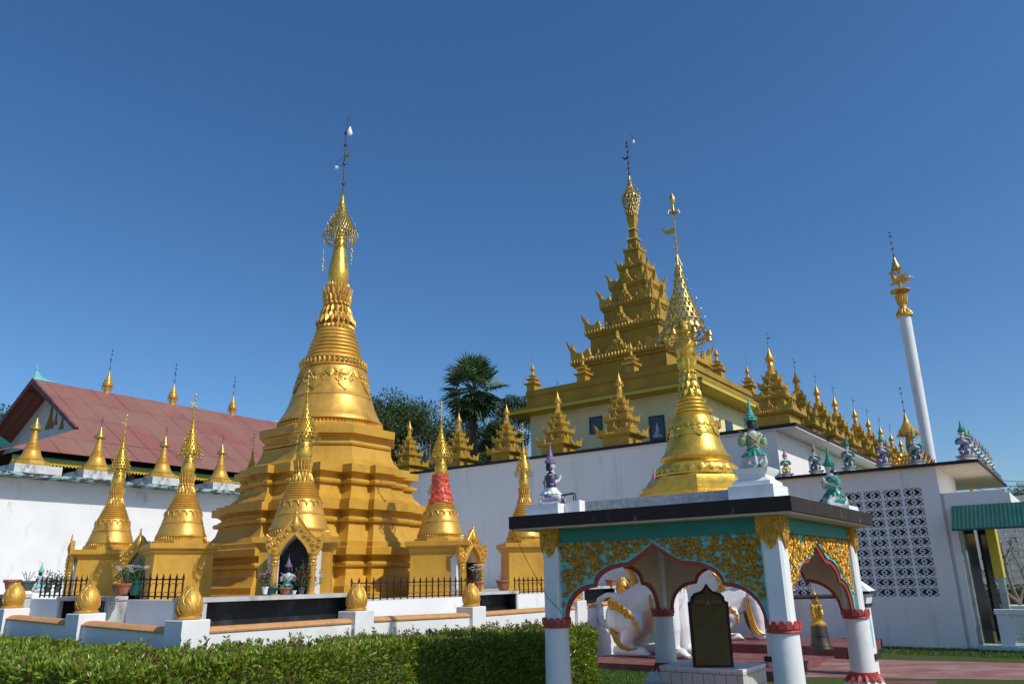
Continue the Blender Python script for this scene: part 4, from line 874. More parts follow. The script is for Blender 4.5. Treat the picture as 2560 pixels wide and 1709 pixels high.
# axis through the photographed finial
d_=ray(1567,357);k_=math.hypot(d_[0],d_[1]);D_=C0[0]*d_[0]/k_+C0[1]*d_[1]/k_;C1=(d_[0]/k_*D_,d_[1]/k_*D_)
tcx=(C1[0]-T0[0])*NR[0]+(C1[1]-T0[1])*NR[1];tcy=(C1[0]-T0[0])*A[0]+(C1[1]-T0[1])*A[1]
f_=D_/33.0
TI=[(2.30,10.45),(1.80,11.82),(1.27,13.05),(.95,14.02),(.63,14.98),(.39,15.83),(.255,16.42),(.185,16.93)]
TI=[(h*f_,EYE+(z-EYE)*f_) for h,z in TI]
zb=9.10
for i,(h,z) in enumerate(TI):
    b=MB();b.T=Matrix.Translation((tcx,tcy,0));hb=h*.905 if i<6 else h*.8
    nb=(TI[i+1][0] if i<7 else .15)
    b.box(-hb,-hb,zb,hb,hb,z-.12*f_ if h>.5 else z-.05);
    if i>0: b.box(-hb*1.03,-hb*1.03,zb,hb*1.03,hb*1.03,zb+.1)
    s=min(1,h/1.2);e=.16*s
    b.box(-h*.955,-h*.955,z-e*1.2,h*.93,h*.93,z-e*.7);b.box(-h*.98,-h*.98,z-e*.699,h*.97,h*.97,z-e*.35);b.box(-h,-h,z-e*.349,h,h,z+.02)
    w=b.build('roof_tier','goldd',tp,ang=30)
    b=MB();b.T=Matrix.Translation((tcx,tcy,0))
    beads(b,h*1.0,z+.02,.085*s if h>.4 else .035,max(5,int(h*2/.15)))
    if i<6: b.box(-h*.90,-h*.90,z+.021,h*.90,-h*.84,z+.021+.16*s);b.box(h*.84,-h*.839,z+.021,h*.90,h*.90,z+.021+.16*s)
    beads(b,h*.955,z-e*.9,.04*s,max(5,int(h*2/.14)))
    if i<6:
        hh=(.86 if i==0 else .74)*min(1,h/1.35)**.8*(1 if i<4 else .8)
        for x in (-1,1):
            for y in (-1,1): horn(b,x*h*.97,y*h*.97,z+.02,x,y,hh,h*.42,.075*s)
        for nx,ny in ((0,-1),(1,0),(0,1),(-1,0)):
            pediment(b,(nx*h*.93,ny*h*.93,z+.02),nx,ny,h*.27,hh*1.25,.08*s)
            pediment(b,(nx*h*.90,ny*h*.90,z+.02),nx,ny,h*.16,hh*1.0,.10*s)
            if h>.8:
                for q in (-.42,.42):
                    pediment(b,(nx*h*.93+(-ny)*h*q,ny*h*.93+nx*h*q,z+.02),nx,ny,h*.14,hh*.5,.04*s)
            # beaded hip strips up the body corners
    b.build('roof_carving','goldo',w,ang=35)
    zb=z+.0
zt=TI[-1][1]
def tz(v,u=1575): return zat(C1[0],C1[1],u,v)
b=MB();b.T=Matrix.Translation((tcx,tcy,0));z0,z1=zt,tz(340+600/3.015)
b.lathe([(.20,z0),(.20,z0+.1),(.17,z0+.15),(.26,z0+(z1-z0)*.55),(.29,z1-.15),(.22,z1),(.16,z1+.5),(.12,z1+1.2)],4,ph=.5);b.build('stem','goldo',tp,ang=30)
za,zc,zd=tz(340+600/3.015),tz(340+470/3.015),tz(340+300/3.015);zp=tz(357+0)
b=MB();b.T=Matrix.Translation((tcx,tcy,0));L_=zd-zc
crown(b,[(.40,zc),(.38,zc+L_*.1),(.32,zc+L_*.2),(.25,zc+L_*.32),(.18,zc+L_*.45),(.12,zc+L_*.6),(.07,zc+L_*.8),(.03,zd)],18,.015,.08,.12);cr=b.build('umbrella_crown','brass',tp)
b=MB();b.T=Matrix.Translation((tcx,tcy,0));drops(b,.42,zc,16,.13,5,1.5);b.build('hanging_bells','brass',cr)
b=MB();b.T=Matrix.Translation((tcx,tcy,0));rod(b,zd-.05,zp,.022,6);bird(b,zd+(zp-zd)*.55,.25,-1);b.tube([(.02,0,zp-.1),(.1,0,zp+.35),(.3,-.1,zp+.3),(.42,-.15,zp-.05)],.01,4);b.build('spire_rod','darkmetal',tp)
b=MB();b.T=Matrix.Translation((tcx,tcy,0));b.ball((.42,-.15,zp-.17),(.07,.07,.11),10,8);b.build('light_bulb','bulb',tp)
def mini(label,loc,m='goldo',h=1.5,group='small stepped spires on the temple parapet'):
    t=thing('parapet_spire',label,'spire',loc,RZ,group)
    b=MB();s=.2
    b.box(-s,-s,-.1,s,s,.30);b.box(-.29,-.29,.301,.29,.29,.35);b.box(-.15,-.15,.351,.15,.15,.52);b.box(-.21,-.21,.521,.21,.21,.56);b.box(-.10,-.10,.561,.10,.10,.68);b.box(-.14,-.14,.681,.14,.14,.71)
    for hs,z in ((.29,.35),(.21,.56)):
        beads(b,hs,z+.02,.02,8)
        for x in (-1,1):
            for y in (-1,1): b.petal((x*hs,y*hs,z),(x*hs*1.05,y*hs*1.05,z+.11),.025,(x,y,0),.02)
    b.build('base',m,t,ang=30)
    b=MB();b.lathe([(.085,.71),(.06,.80),(.045,.93),(.07,.96),(.10,.98),(.105,1.01),(.07,1.09),(.04,1.17),(.015,1.27)],12)
    for i in range(7): a=i*.9;b.ball((.10*math.cos(a),.10*math.sin(a),.94),.018,5,4)
    b.build('spire',m,t)
    b=MB();b.tube([(0,0,1.2),(0,0,1.68)],.006,4);b.ball((0,0,1.42),.014,5,4);b.ball((0,0,1.68),.02,6,4);b.build('spire_rod','darkmetal',t);return t
def tl(x,y,z=9.27): return (T0[0]+NR[0]*x+A[0]*y,T0[1]+NR[1]*x+A[1]*y,z)
m0=mini('spire on the far left corner of the temple parapet',tl(-TLn+.12,.15))
for x,lab in ((-TLn*.64,'second spire along the front parapet, before the temple roof corner'),(-TLn*.335,'third spire along the front parapet, before the middle of the lowest roof tier'),(-.12,'spire on the near corner of the temple parapet, beside the brass umbrella')):
    dup(m0,tl(x,.15),RZ,lab)
for y,lab in ((TD*.45,'spire midway along the right side of the temple parapet'),(TD-.3,'spire at the far end of the right side of the temple parapet')): dup(m0,tl(-.12,y),RZ,lab)
mini('dark weathered spire on the rear of the temple parapet',tl(-TLn+.1,TD*.62),'darkmetal')
# ------------------------------------------------ lattice building
P0=(9.9,17.3);ZL=3.93
lb=thing('lattice_building','white building pierced with a breeze block screen, right of the pavilion','building',(P0[0],P0[1],0),RZ)
def la(u,v): p=onp(u,v,P0[0],P0[1],-54);return -((p[0]-P0[0])*B[0]+(p[1]-P0[1])*B[1]),p[2]
xr=la(2349,1233)[0];pR=la(2355,1493)[0]-.02;pL=pR-1.72;z0,z1=1.06,3.45
LE=pL-1.0;L0=LE-1.72;xl=-7.5
b=MB();t=.14
b.box(xl,0,0,xr,t,z0);b.box(xl,0,z1,xr,t,ZL-.06);b.box(pR,0,z0,xr,t,z1);b.box(LE,0,z0,pL,t,z1);b.box(xl,0,z0,L0,t,z1)
b.box(xr-t,t,0,xr,3.0,ZL-.06);b.box(xl,t,0,xl+t,2.86,ZL-.06);b.box(xl,2.861,0,xr-t-.001,3.0,ZL-.06);b.build('wall','whitew',lb,ang=30)
b=MB();b.box(xl-.2,-.16,ZL-.06,.42,6.5,ZL-.005);b.build('roof_slab','beige',lb,ang=30)
b=MB();b.box(xl-.2,-.19,ZL-.06,.45,-.161,ZL+.012);b.box(.421,-.16,ZL-.06,.45,6.5,ZL+.01);b.box(xl-.2,-.16,ZL-.004,.42,6.5,ZL+.008);b.build('roof_edge','brownk',lb,ang=30)
def lattice(parent,x0,x1,z0,z1,nc,nr,y=.03):
    b=MB();cw=(x1-x0)/nc;chh=(z1-z0)/nr;f=.028
    for i in range(nc+1): b.box(x0+i*cw-f,y-.02,z0,x0+i*cw+f,y+.09,z1)
    for j in range(nr+1): b.box(x0+f,y-.018,z0+j*chh-f*.6,x1-f,y+.088,z0+j*chh+f*.6)
    for i in range(nc):
        for j in range(nr):
            X=x0+i*cw+f;Z=z0+j*chh+f*.6;w=cw-2*f;h=chh-1.2*f
            for (xa,za,xb,zb_) in ((0,.5,.33,1),(.33,1,.66,.5),(.66,.5,.33,0),(.33,0,0,.5),(.34,.5,.67,1),(.67,1,1,.5),(1,.5,.67,0),(.67,0,.34,.5),(0,0,.2,.25),(0,1,.2,.75),(1,0,.8,.25),(1,1,.8,.75)):
                ax,az,bx,bz=X+xa*w,Z+za*h,X+xb*w,Z+zb_*h;L=math.hypot(bx-ax,bz-az);nx,nz=-(bz-az)/L*.011,(bx-ax)/L*.011
                b.add([(ax+nx,y,az+nz),(bx+nx,y,bz+nz),(bx-nx,y,bz-nz),(ax-nx,y,az-nz),(ax+nx,y+.07,az+nz),(bx+nx,y+.07,bz+nz),(bx-nx,y+.07,bz-nz),(ax-nx,y+.07,az-nz)],[(0,1,2,3),(7,6,5,4),(0,4,5,1),(2,6,7,3)])
    return b.build('breeze_block_screen','whites',parent,sm=False)
lattice(lb,pL,pR,z0,z1,4,11);lattice(lb,L0,LE,z0,z1,4,11)
# roof statues
SC_=[('green','yellow','pink','teal','yellow'),('green','navy','pink','lilac','navy'),('teal','navy','green','purple','teal'),('lilac','purple','green','pink','lilac'),('teal','navy','lgreen','cyan','navy')]
labs=['yellow legged statue with pink crown on the lattice roof, leftmost of its row','navy legged statue with pink crown on the lattice roof, second from the left','teal statue with green crown on the lattice roof, third from the left','statue dressed in lilac and purple on the lattice roof, left of the golden miniature temple','statue in dark teal on the lattice roof, in front of the tall white pillar']
gs_=[]
for i,u in enumerate((1965,2040,2125,2213,2297)):
    p=onp(u,1180,P0[0],P0[1],-54);x,_=la(u,1180)
    q=(P0[0]+NR[0]*x+A[0]*.05,P0[1]+NR[1]*x+A[1]*.05,ZL+.008)
    gs_.append(guardian(labs[i],q,math.radians(-126+[4,-3,2,0,5][i]),SC_[i],[.74,.82,.86,.88,.90][i],'praying guardian statues along the roof edges',vox=.024))
for i,k in enumerate((-.05,.75,1.5,2.2,2.9,3.6,4.3,5.0,5.7)):
    q=(P0[0]+NR[0]*.22+A[0]*k,P0[1]+NR[1]*.22+A[1]*k,ZL+.01)
    lab=['corner statue with purple legs on the lattice roof, nearest the camera','second statue behind the corner one along the receding roof edge','third statue from the corner along the receding roof edge','fourth statue from the corner along the receding roof edge','fifth statue from the corner along the receding roof edge','sixth statue from the corner along the receding roof edge','seventh statue from the corner along the receding roof edge','eighth statue from the corner along the receding roof edge','last statue at the far end of the receding roof edge'][i]
    dup(gs_[[3,4,2,1,0,3,2,1,4][i]],q,math.radians(-126 if i==0 else -36+(i%3-1)*4),lab,'praying guardian statues along the roof edges',scale=.9)
# gilded miniature behind the statues
fz=ZL+.01;x,_=la(2262,1175)
q=(P0[0]+NR[0]*x+A[0]*1.3,P0[1]+NR[1]*x+A[1]*1.3,fz)
t=thing('miniature_temple','gilded miniature temple with a broad hanging umbrella, behind the roof statues','shrine',q,RZ)
b=MB()
for h,z in ((.42,0),(.36,.10),(.30,.20),(.24,.30)):
    b.box(-h,-h,z,h,h,z+.08);beads(b,h,z+.09,.025,9)
    for x in (-1,1):
        for y in (-1,1): b.petal((x*h,y*h,z+.05),(x*h*1.2,y*h*1.2,z+.22),.04,(x,y,0),.03)
b.build('base','gold',t,ang=30)
b=MB();b.lathe([(.10,.38),(.09,.45),(.11,.6),(.09,.75),(.07,.9)],8,ph=.5);b.build('column','goldo',t)
b=MB();b.lathe([(.05,.86),(.22,.90),(.24,.97),(.20,.99),(.20,1.04),(.15,1.06),(.15,1.11),(.11,1.13),(.11,1.18),(.075,1.21),(.05,1.30),(.02,1.45)],18);drops(b,.26,.92,14,.05,1);b.build('umbrella','gold',t)
b=MB();rod(b,1.4,2.1,.008,3);b.build('spire_rod','darkmetal',t)
# ------------------------------------------------ tall pillar with the mythical bird
dd=ray(2327,1155);kk=math.hypot(dd[0],dd[1]);PD=26;pc=(dd[0]/kk*PD,dd[1]/kk*PD)
pz=lambda u,v:zat(pc[0],pc[1],u,v)
t=thing('bird_pillar','tall white pillar topped by a golden mythical bird under a tiered parasol','pillar',(pc[0],pc[1],0),math.radians(-20))
z1=pz(2257,790)
b=MB();b.lathe([(.21,0),(.185,2),(.165,3.5),(.168,z1-.0)] if 0 else [(.20,0),(.150,4.6),(.165,7),(.172,z1)],32);b.build('shaft','whites',t)
zc=pz(2255,735)
b=MB();h=zc-z1
b.lathe([(.17,z1-.03),(.235,z1-.02),(.24,z1+.03),(.19,z1+.10),(.13,z1+.2),(.11,z1+h*.4),(.115,z1+h*.5),(.10,z1+h*.52),(.14,z1+h*.85),(.17,z1+h*.95),(.10,z1+h*.97),(.07,zc+.06)],24)
b.pring(16,.13,z1+h*.55,.19,z1+h*.95,.03,.02);b.pring(16,.13,z1+h*.3,.24,z1+h*.05,.035,.02)
b.lathe([(.12,zc+.03),(.27,zc+.08),(.30,zc+.10),(.30,zc+.13),(.1,zc+.14)],8,ph=.5);b.build('capital','gold',t)
zb_=zc+.13
hb=blob('bird',[('s',(0,0,zb_+.34),(.17,.10,.13)),('c',(-.10,0,zb_+.38),.09,(-.15,0,zb_+.56),.045),('s',(-.16,0,zb_+.62),(.06,.045,.05)),('c',(-.19,0,zb_+.61),.025,(-.27,0,zb_+.59),.008),('c',(.10,0,zb_+.36),.08,(.34,0,zb_+.42),.03),('c',(.30,0,zb_+.41),.03,(.44,0,zb_+.38),.015),
  ('c',(.02,.05,zb_+.28),.05,(.03,.05,zb_+.02),.025),('c',(.02,-.05,zb_+.28),.05,(.03,-.05,zb_+.02),.025),('c',(-.06,0,zb_+.26),.05,(-.26,0,zb_+.22),.02)],.016,t,'gold',2)
b=MB()
for s in (-1,1):
    for k in range(5): b.petal((0,s*.08,zb_+.42-k*.04),(.26+.03*k,s*(.14+.01*k),zb_+.52-k*.06),.03,(0,s,.3),.012)
b.petal((-.16,0,zb_+.65),(-.12,0,zb_+.75),.03,(-1,0,0),.015);b.build('wing','gold',hb)
b=MB()
for s in (-1,1): b.tube([(.22,s*.05,zb_+.34),(.05,s*.03,zb_+.62),(.0,0,zb_+.85)],.012,5)
b.tube([(.03,0,zb_+.3),(.0,0,zb_+.9)],.014,5)
b.lathe([(.13,zb_+.72),(.135,zb_+.80),(.10,zb_+.90),(.06,zb_+1.0),(.03,zb_+1.12)],12);drops(b,.145,zb_+.74,9,.06,2);b.build('parasol','brass',t)
b=MB();rod(b,zb_+1.08,pz(2222,582),.011,4);b.build('spire_rod','darkmetal',t)
# ------------------------------------------------ annex to the right of the lattice building
an=thing('annex','white annex with green corrugated awning, tiled doorway and breeze block balustrade','building',(P0[0],P0[1],0),RZ)
xd=la(2374,1319)[0];x2=la(2443,1400)[0]
xw=xr+.001
b=MB();b.box(xw,.0,0,xd+.0,.12,3.27) if xd>xw+.01 else None
b.box(xw,0,2.95,la(2513,1222)[0],.12,3.27);b.box(xw,.0,0,xw+.22,.12,2.95);b.box(la(2513,1222)[0],.0,2.95,la(2513,1222)[0]+.06,3,3.20)
b.box(xw+.05,.121,3.10,la(2513,1222)[0],3,3.14)
b.build('wall','whitew',an,ang=30)
xa=xw+.24
b=MB();b.add([(xa-.06,-.02,2.98),(3.6,-.02,2.98),(3.6,-.62,2.46),(xa-.06,-.62,2.46),(xa-.06,-.02,2.94),(3.6,-.02,2.94),(3.6,-.62,2.42),(xa-.06,-.62,2.42)],[(0,3,2,1),(4,5,6,7),(2,3,7,6),(0,4,7,3)]);b.build('awning','corr',an,sm=False)
b=MB();b.box(xa-.04,.3,.12,xa+.25,.34,2.7);b.box(xa+.25,.9,.12,xa+.42,1.0,2.7);b.build('dark_doorway','glass',an,ang=30)
b=MB();b.box(xw+.221,.02,.12,xw+.30,.5,2.9);b.box(xa+.50,.5,.12,xa+.62,.9,1.45);b.build('tiled_jamb','mirror',an,ang=30)
b=MB();b.box(xa+.46,.45,1.45,xa+.64,.9,2.7);b.build('tiled_pier','yellow',an,ang=30)
b=MB();b.box(xw+.222,-.25,0,xa+.95,.9,.10);b.build('threshold','marble',an,ang=30)
xb=la(2488,1537)[0]
b=MB();b.box(xb,-.12,0,xb+3,.05,.10);b.box(xb,-.14,.72,xb+3,.08,.82);b.box(xb+.03,-.12,.1,xb+.26,.05,.72);b.box(xb+.9,-.12,.1,xb+1.0,.05,.72);b.build('balustrade','white',an,ang=30)
lattice(an,xb+.26,xb+.9,.22,.70,2,3,-.08)
# orange newel
p=aty(2463,1560,19.5)
t=thing('newel_post','ochre turned post standing at the annex steps','post',(p[0],p[1],0),0)
b=MB();b.lathe([(.10,0),(.10,.3),(.075,.35),(.07,1.0),(.10,1.05),(.10,1.12),(.075,1.16),(.075,1.3),(.12,1.36),(.12,1.42),(.09,1.45),(.06,1.5)],8,ph=.5);b.build('shaft','terr',t)
# far screen wall
p=aty(2500,1400,26)
t=thing('screen_wall','distant white wall with a breeze block screen beyond the bare tree','wall',(p[0],p[1],0),math.radians(-50))
b=MB();b.box(-1.4,0,0,3,.15,1.2);b.box(-1.4,0,3.25,3,.15,3.9);b.box(-1.4,0,1.2,-.45,.15,3.25);b.box(1.2,0,1.2,3,.15,3.25);b.box(-1.4,.9,0,3,1.0,3.9);b.build('wall','whitew',t,ang=30)
lattice(t,-.45,1.2,1.2,3.25,5,10)
# clipped dark hedge there
def hedge_box(name,label,cat,loc,rz,L,Wd,Hh,n,m='hedge',kind=None,ln=.06):
    t=thing(name,label,cat,loc,rz)
    b=MB();b.box(-L/2+.08,-Wd/2+.08,0,L/2-.08,Wd/2-.08,Hh-.1);b.build('twigs','bark',t,sm=False)
    P=np.random.rand(n,3)*np.array([L,Wd,Hh])-np.array([L/2,Wd/2,0]);d=rnd(n);d[:,2]=np.abs(d[:,2])+.2;leaves('foliage',P,d,rnd(n),ln,ln*.3,m,t);return t
p=aty(2505,1500,23);hedge_box('clipped_hedge','low clipped dark hedge in front of the distant screen wall','hedge',(p[0],p[1],0),math.radians(-50),3.2,.7,1.2,9000,'treeleaf2')
# planter and bare frangipani
p=aty(2551,1512,18.6)
t=thing('planter','white square planter box under the bare tree','planter',(p[0]+.1,p[1],p[2]-1.0),RZ)
b=MB();b.box(-.32,-.32,0,.32,.32,.92);b.box(-.38,-.38,.921,.38,.38,1.0);b.build('box','white',t,ang=30)
t=thing('bare_tree','almost leafless pale branched tree before the annex','tree',(p[0],p[1],p[2]-.05),0)
b=MB();random.seed(3)
def br(q,d,L,r,n):
    q=Vector(q);d=Vector(d).normalized();e=q+d*L;m=q+d*L*.5+Vector((random.uniform(-1,1),random.uniform(-1,1),0))*L*.06;b.tube([q,m,e],[r,r*.85,r*.7],6)
    if n==0: tips.append(e);return
    for k in range(3 if n>2 else 2): br(e,d+Vector((random.uniform(-1,1)*.8,random.uniform(-1,1)*.5,random.uniform(-.1,.4))),L*random.uniform(.55,.85),r*.65,n-1)
tips=[];br((0,0,0),(-.05,0,1),.12,.05,0);tips=[]
br((0,0,.1),(-1,-.1,.9),.50,.035,3);br((0,0,.1),(-.25,0,1),.62,.038,3);br((0,0,.1),(.5,0,1),.5,.03,3);b.build('trunk','bark',t)
P=[];
for e in tips:
    for k in range(4): P.append(e+Vector((random.gauss(0,.06),random.gauss(0,.06),random.gauss(0,.05))))
P=np.array([tuple(q) for q in P]);leaves('crown',P,rnd(len(P)),rnd(len(P)),.08,.022,'treeleaf2',t)
# gold finial + wires on the far right
p=aty(2430,1225,24);t=thing('roof_finial','tiny golden figure finial above the annex parapet','finial',(p[0],p[1],3.3),0)
zf_=p[2]-3.3;b=MB();b.lathe([(.05,0),(.05,.1),(.09,.2),(.07,zf_*.5+.1),(.09,zf_*.5+.2),(.04,zf_+.1),(.01,zf_+.3)],10);b.build('figure','gold',t)
for i,v in enumerate((1188,1200,1209,1221)):
    a=aty(2440,v,34);c=aty(2640,v+2,36);m=[(a[0]+(c[0]-a[0])*k/12,a[1]+(c[1]-a[1])*k/12,a[2]+(c[2]-a[2])*k/12-.25*math.sin(PI*k/12)) for k in range(13)]
    m=[(a[0]-(c[0]-a[0])*.6,a[1]-1,a[2]+.0)]+m
    b=MB();b.tube(m,.012,4);tag(b.build('power_line','black'),'thin overhead wire crossing the sky at the right edge, %s of four'%('topmost','second','third','lowest')[i].replace('topmost','topmost one'),'wire','overhead wires at the right edge')
# ------------------------------------------------ pavilion
N0=(2.43,7.49);PW,PL=2.48,2.62
RP=math.radians(-36.2);PR=(math.cos(RP),math.sin(RP));PA=(-math.sin(RP),math.cos(RP))
def pv(x,y,z): return (N0[0]+PR[0]*x+PA[0]*y,N0[1]+PR[1]*x+PA[1]*y,z)
pav=thing('pavilion','open pavilion with white columns, red bands and gold scrolled arches under a flat roof','pavilion',(N0[0],N0[1],0),RP)
for cxn,cyn in ((0,0),(-PW,0),(0,PL),(-PW,PL)):
    b=MB();b.lathe([(.140,.46),(.134,.8),(.130,1.12)],40,(cxn,cyn));s=.098;k=.022
    pts=[(s,-s+k),(s,s-k),(s-k,s),(-s+k,s),(-s,s-k),(-s,-s+k),(-s+k,-s),(s-k,-s)]
    b.loft([[(cxn+x*q,cyn+y*q,z) for x,y in pts] for q,z in ((1.1,1.15),(1,1.22),(1,2.131))])
    c=b.build('column','white',pav,ang=30)
    b=MB();b.lathe([(.12,1.09),(.150,1.095),(.152,1.105),(.146,1.12),(.15,1.14),(.152,1.16),(.12,1.165)],40,(cxn,cyn))
    for i in range(14):
        a=2*PI*i/14;ca,sa=math.cos(a),math.sin(a);r=.148
        vs=[];w=.031
        for (u,z) in ((-w,1.13),(w,1.13),(w,1.165),(w*.75,1.188),(w*.3,1.20),(-w*.3,1.20),(-w*.75,1.188),(-w,1.165)): vs.append((cxn+r*ca-sa*u,cyn+r*sa+ca*u,z))
        vs+=[(x+ca*.010,y+sa*.010,z) for x,y,z in vs];m=8
        b.add(vs,[tuple(range(m-1,-1,-1)),tuple(range(m,2*m))]+[(i2,(i2+1)%m,m+(i2+1)%m,m+i2) for i2 in range(m)])
    b.build('lotus_band','red',c,ang=30)
    b=MB();b.lathe([(.145,.52),(.155,.515),(.155,.49),(.14,.485)],40,(cxn,cyn));b.pring(15,.142,.49,.215,.41,.036,.02,c=(cxn,cyn));b.build('base_petals','red',c)
    b=MB();b.lathe([(.30,0),(.30,.30),(.14,.475),(.135,.475)],8,(cxn,cyn),.5);b.build('pedestal','whites',c,ang=20)
# beams, ceiling, roof
b=MB();t=.075
b.box(-PW+.1,-t,1.985,-.1,t,2.13);b.box(-PW+.1,PL-t,1.985,-.1,PL+t,2.13);b.box(-t,.1,1.985,t,PL-.1,2.13);b.box(-PW-t,.1,1.985,-PW+t,PL-.1,2.13);b.build('beam','teal',pav,ang=30)
OV=.31;X0,X1,Y0,Y1=-PW-.40,.30,-.31,PL+.22
b=MB();b.box(X0+.03,Y0+.03,2.131,X1-.03,Y1-.03,2.175);b.build('ceiling','beige',pav,ang=30)
b=MB();b.box(X0,Y0,2.15,X1,Y0+.03,2.285);b.box(X0,Y1-.03,2.15,X1,Y1,2.285);b.box(X0,Y0+.03,2.15,X0+.03,Y1-.03,2.285);b.box(X1-.03,Y0+.03,2.15,X1,Y1-.03,2.285);b.build('roof_edge','brown',pav,ang=30)
b=MB();b.box(X0+.03,Y0+.03,2.176,X1-.03,Y1-.03,2.279);b.build('roof_top','concrete',pav,ang=30)
def archline(L):
    P=[(.085,1.20),(.13,1.205)]
    def lobe(x0,z0,x1,z1,n=8):
        return [(x0+(x1-x0)*(1-math.cos(PI/2*k/n)),z0+(z1-z0)*math.sin(PI/2*k/n)) for k in range(1,n+1)]
    P+=lobe(.13,1.205,.205*L,1.545)
    P+=lobe(.205*L,1.545,.375*L,1.755)
    P+=[(.375*L+(.5-.375)*L*k/5,1.755+.185*(k/5)**1.15) for k in range(1,6)]
    R=[(L-x,z) for x,z in P[::-1][1:]]
    return P+R
def arch_z(P,t):
    for (a,za),(c,zc) in zip(P,P[1:]):
        if a<=t<=c: return za+(zc-za)*(t-a)/(c-a+1e-9)
    return 9
def panel(L,T,seed,relief=True):
    P=archline(L);rng=random.Random(seed)
    out=P+[(L-.085,2.0),(.085,2.0)]
    b=MB();b.T=T;b.sheet(out,-.035,-.001);p=b.build('arch_panel','cyan',pav,sm=False)
    b=MB();b.T=T;b.sheet(out,.0,.04);b.build('arch_lining','beige',p,sm=False)
    b=MB();b.T=T;b.tube([(x,.0,z-.004) for x,z in P],.019,6,flat=2.4);b.build('red_edging','red',p)
    if not relief: return
    b=MB();b.T=T
    def inside(x,z,m=.028): 
        return .10+m<x<L-.10-m and z<1.995-m*.4 and all(z-m>arch_z(P,x+d) for d in (-m,0,m))
    # curling acanthus scrolls, densely packed
    done=[]
    for tries in range(2600):
        x=rng.uniform(.12,L-.12);z=rng.uniform(1.22,1.98);R=rng.choice((.075,.06,.048,.036,.028))
        if tries>1200:R=rng.choice((.036,.028,.022))
        if not inside(x,z,.02) or any(math.hypot(x-q[0],z-q[1])<(R+q[2])*.80 for q in done): continue
        done.append((x,z,R));sg=rng.choice((-1,1));a0=rng.uniform(0,6.3);pts=[];rr=[]
        for k in range(20):
            u=k/19;th=a0+sg*u*2*PI*1.25;q=R*(1.0-.82*u);px_,pz_=x+q*math.cos(th),z+q*math.sin(th)
            if not inside(px_,pz_,.008): 
                if len(pts)>3: break
                pts=[];rr=[];continue
            pts.append((px_,-.042,pz_));rr.append((.019 if R>.04 else .0125)*(1-.40*u))
        if len(pts)>3: b.tube(pts,rr,6,flat=.7)
        for k in range(5):
            th=a0+sg*(k*.9-.6);q0=(x+R*math.cos(th),-.038,z+R*math.sin(th));q1=(x+R*1.75*math.cos(th+sg*.7),-.038,z+R*1.75*math.sin(th+sg*.7))
            if inside(q0[0],q0[2],.006) and inside(q1[0],q1[2],.006): b.petal(q0,q1,R*.34,(0,-1,0),.014)
        if inside(x,z,.01): b.ball((x,-.042,z),R*.22,6,4)
    b.build('gold_scrollwork','goldr',p)
R_=lambda a,x,y:Matrix.Translation((x,y,0))@Matrix.Rotation(a,4,'Z')
panel(PW,R_(0,-PW,0),1);panel(PL,R_(PI/2,0,0),2);panel(PW,R_(PI,0,PL),3,False);panel(PL,R_(-PI/2,-PW,PL),4,False)
for cxn,cyn in ((0,0),(-PW,0),(0,PL)):
    for k,(dx,dy) in enumerate(((0,-1),(1,0),(-1,0),(0,1))):
        b=MB();w=.105;pts=[(-w,2.135),(-w,1.99),(-w*.8,1.93),(-w*.2,1.87),(0,1.83),(w*.5,1.87),(w*.9,1.95),(w,1.99),(w,2.135)]
        b.T=Matrix.Translation((cxn+dx*.101,cyn+dy*.101,0))@Matrix.Rotation(math.atan2(dx,-dy),4,'Z');b.sheet(pts,-.022,.0)
        for (x,z,R) in ((-.05,2.07,.034),(.05,2.08,.03),(0,1.98,.038),(-.055,1.99,.022),(.055,2.0,.022),(0,1.90,.02)):
            b.tube([(x+R*(1-.7*q/9)*math.cos(q*.8),-.026,z+R*(1-.7*q/9)*math.sin(q*.8)) for q in range(10)],.009,5)
        for q in range(4): b.petal((-.07+.045*q,-.022,1.94+.01*q),(-.05+.045*q,-.03,2.05),.012,(0,-1,0),.012)
        b.build('corner_bracket','goldr',pav,ang=30)
b=MB();b.box(-PW-.45,-.45,0,.45,PL+.45,.07);b.build('floor','maroon',pav,ang=30)
b=MB();q=[(-PW-.36,-.30,2.15),(-PW-.30,-.2,1.9),(-PW-.15,-.14,1.6),(-PW+.0,-.15,1.40),(-PW+.12,-.12,1.28),(-PW+.16,-.1,1.22)];b.tube(q,.004,4);b.build('cable','black',pav)
# slab and stupa on the roof
SXY=(-PW/2-.02,PL/2)
sp=thing('roof_stupa','gilded stupa with openwork brass umbrella standing on the pavilion roof','stupa',pv(*SXY,2.28),RP)
z_=2.28
b=TB(z_);b.box(-1.08,-1.08,2.28,1.08,1.08,2.44);b.build('slab','granite',sp,ang=30)
b=TB(z_);b.lathe([(.86,2.44),(.86,2.47),(.84,2.475),(.73,2.515),(.70,2.53),(.70,2.56),(.66,2.57),(.66,2.60),(.60,2.66),(.58,2.70),(.5,2.73),(.49,2.74)],8,ph=.5);b.build('octagonal_base','goldb',sp,ang=20)
b=TB(z_);b.lathe([(.50,2.73),(.50,2.755),(.47,2.77),(.475,2.80),(.46,2.845),(.43,2.87),(.39,2.885),(.385,2.90),(.42,2.93),(.425,2.95),(.40,2.97),(.36,3.03),(.33,3.11),(.305,3.20),(.30,3.21),(.305,3.22),(.285,3.30),(.265,3.40),(.25,3.45),(.22,3.46)],56)
b.pring(24,.455,2.845,.485,2.765,.052,.02);b.build('bell','goldb',sp,ang=50)
b=TB(z_)
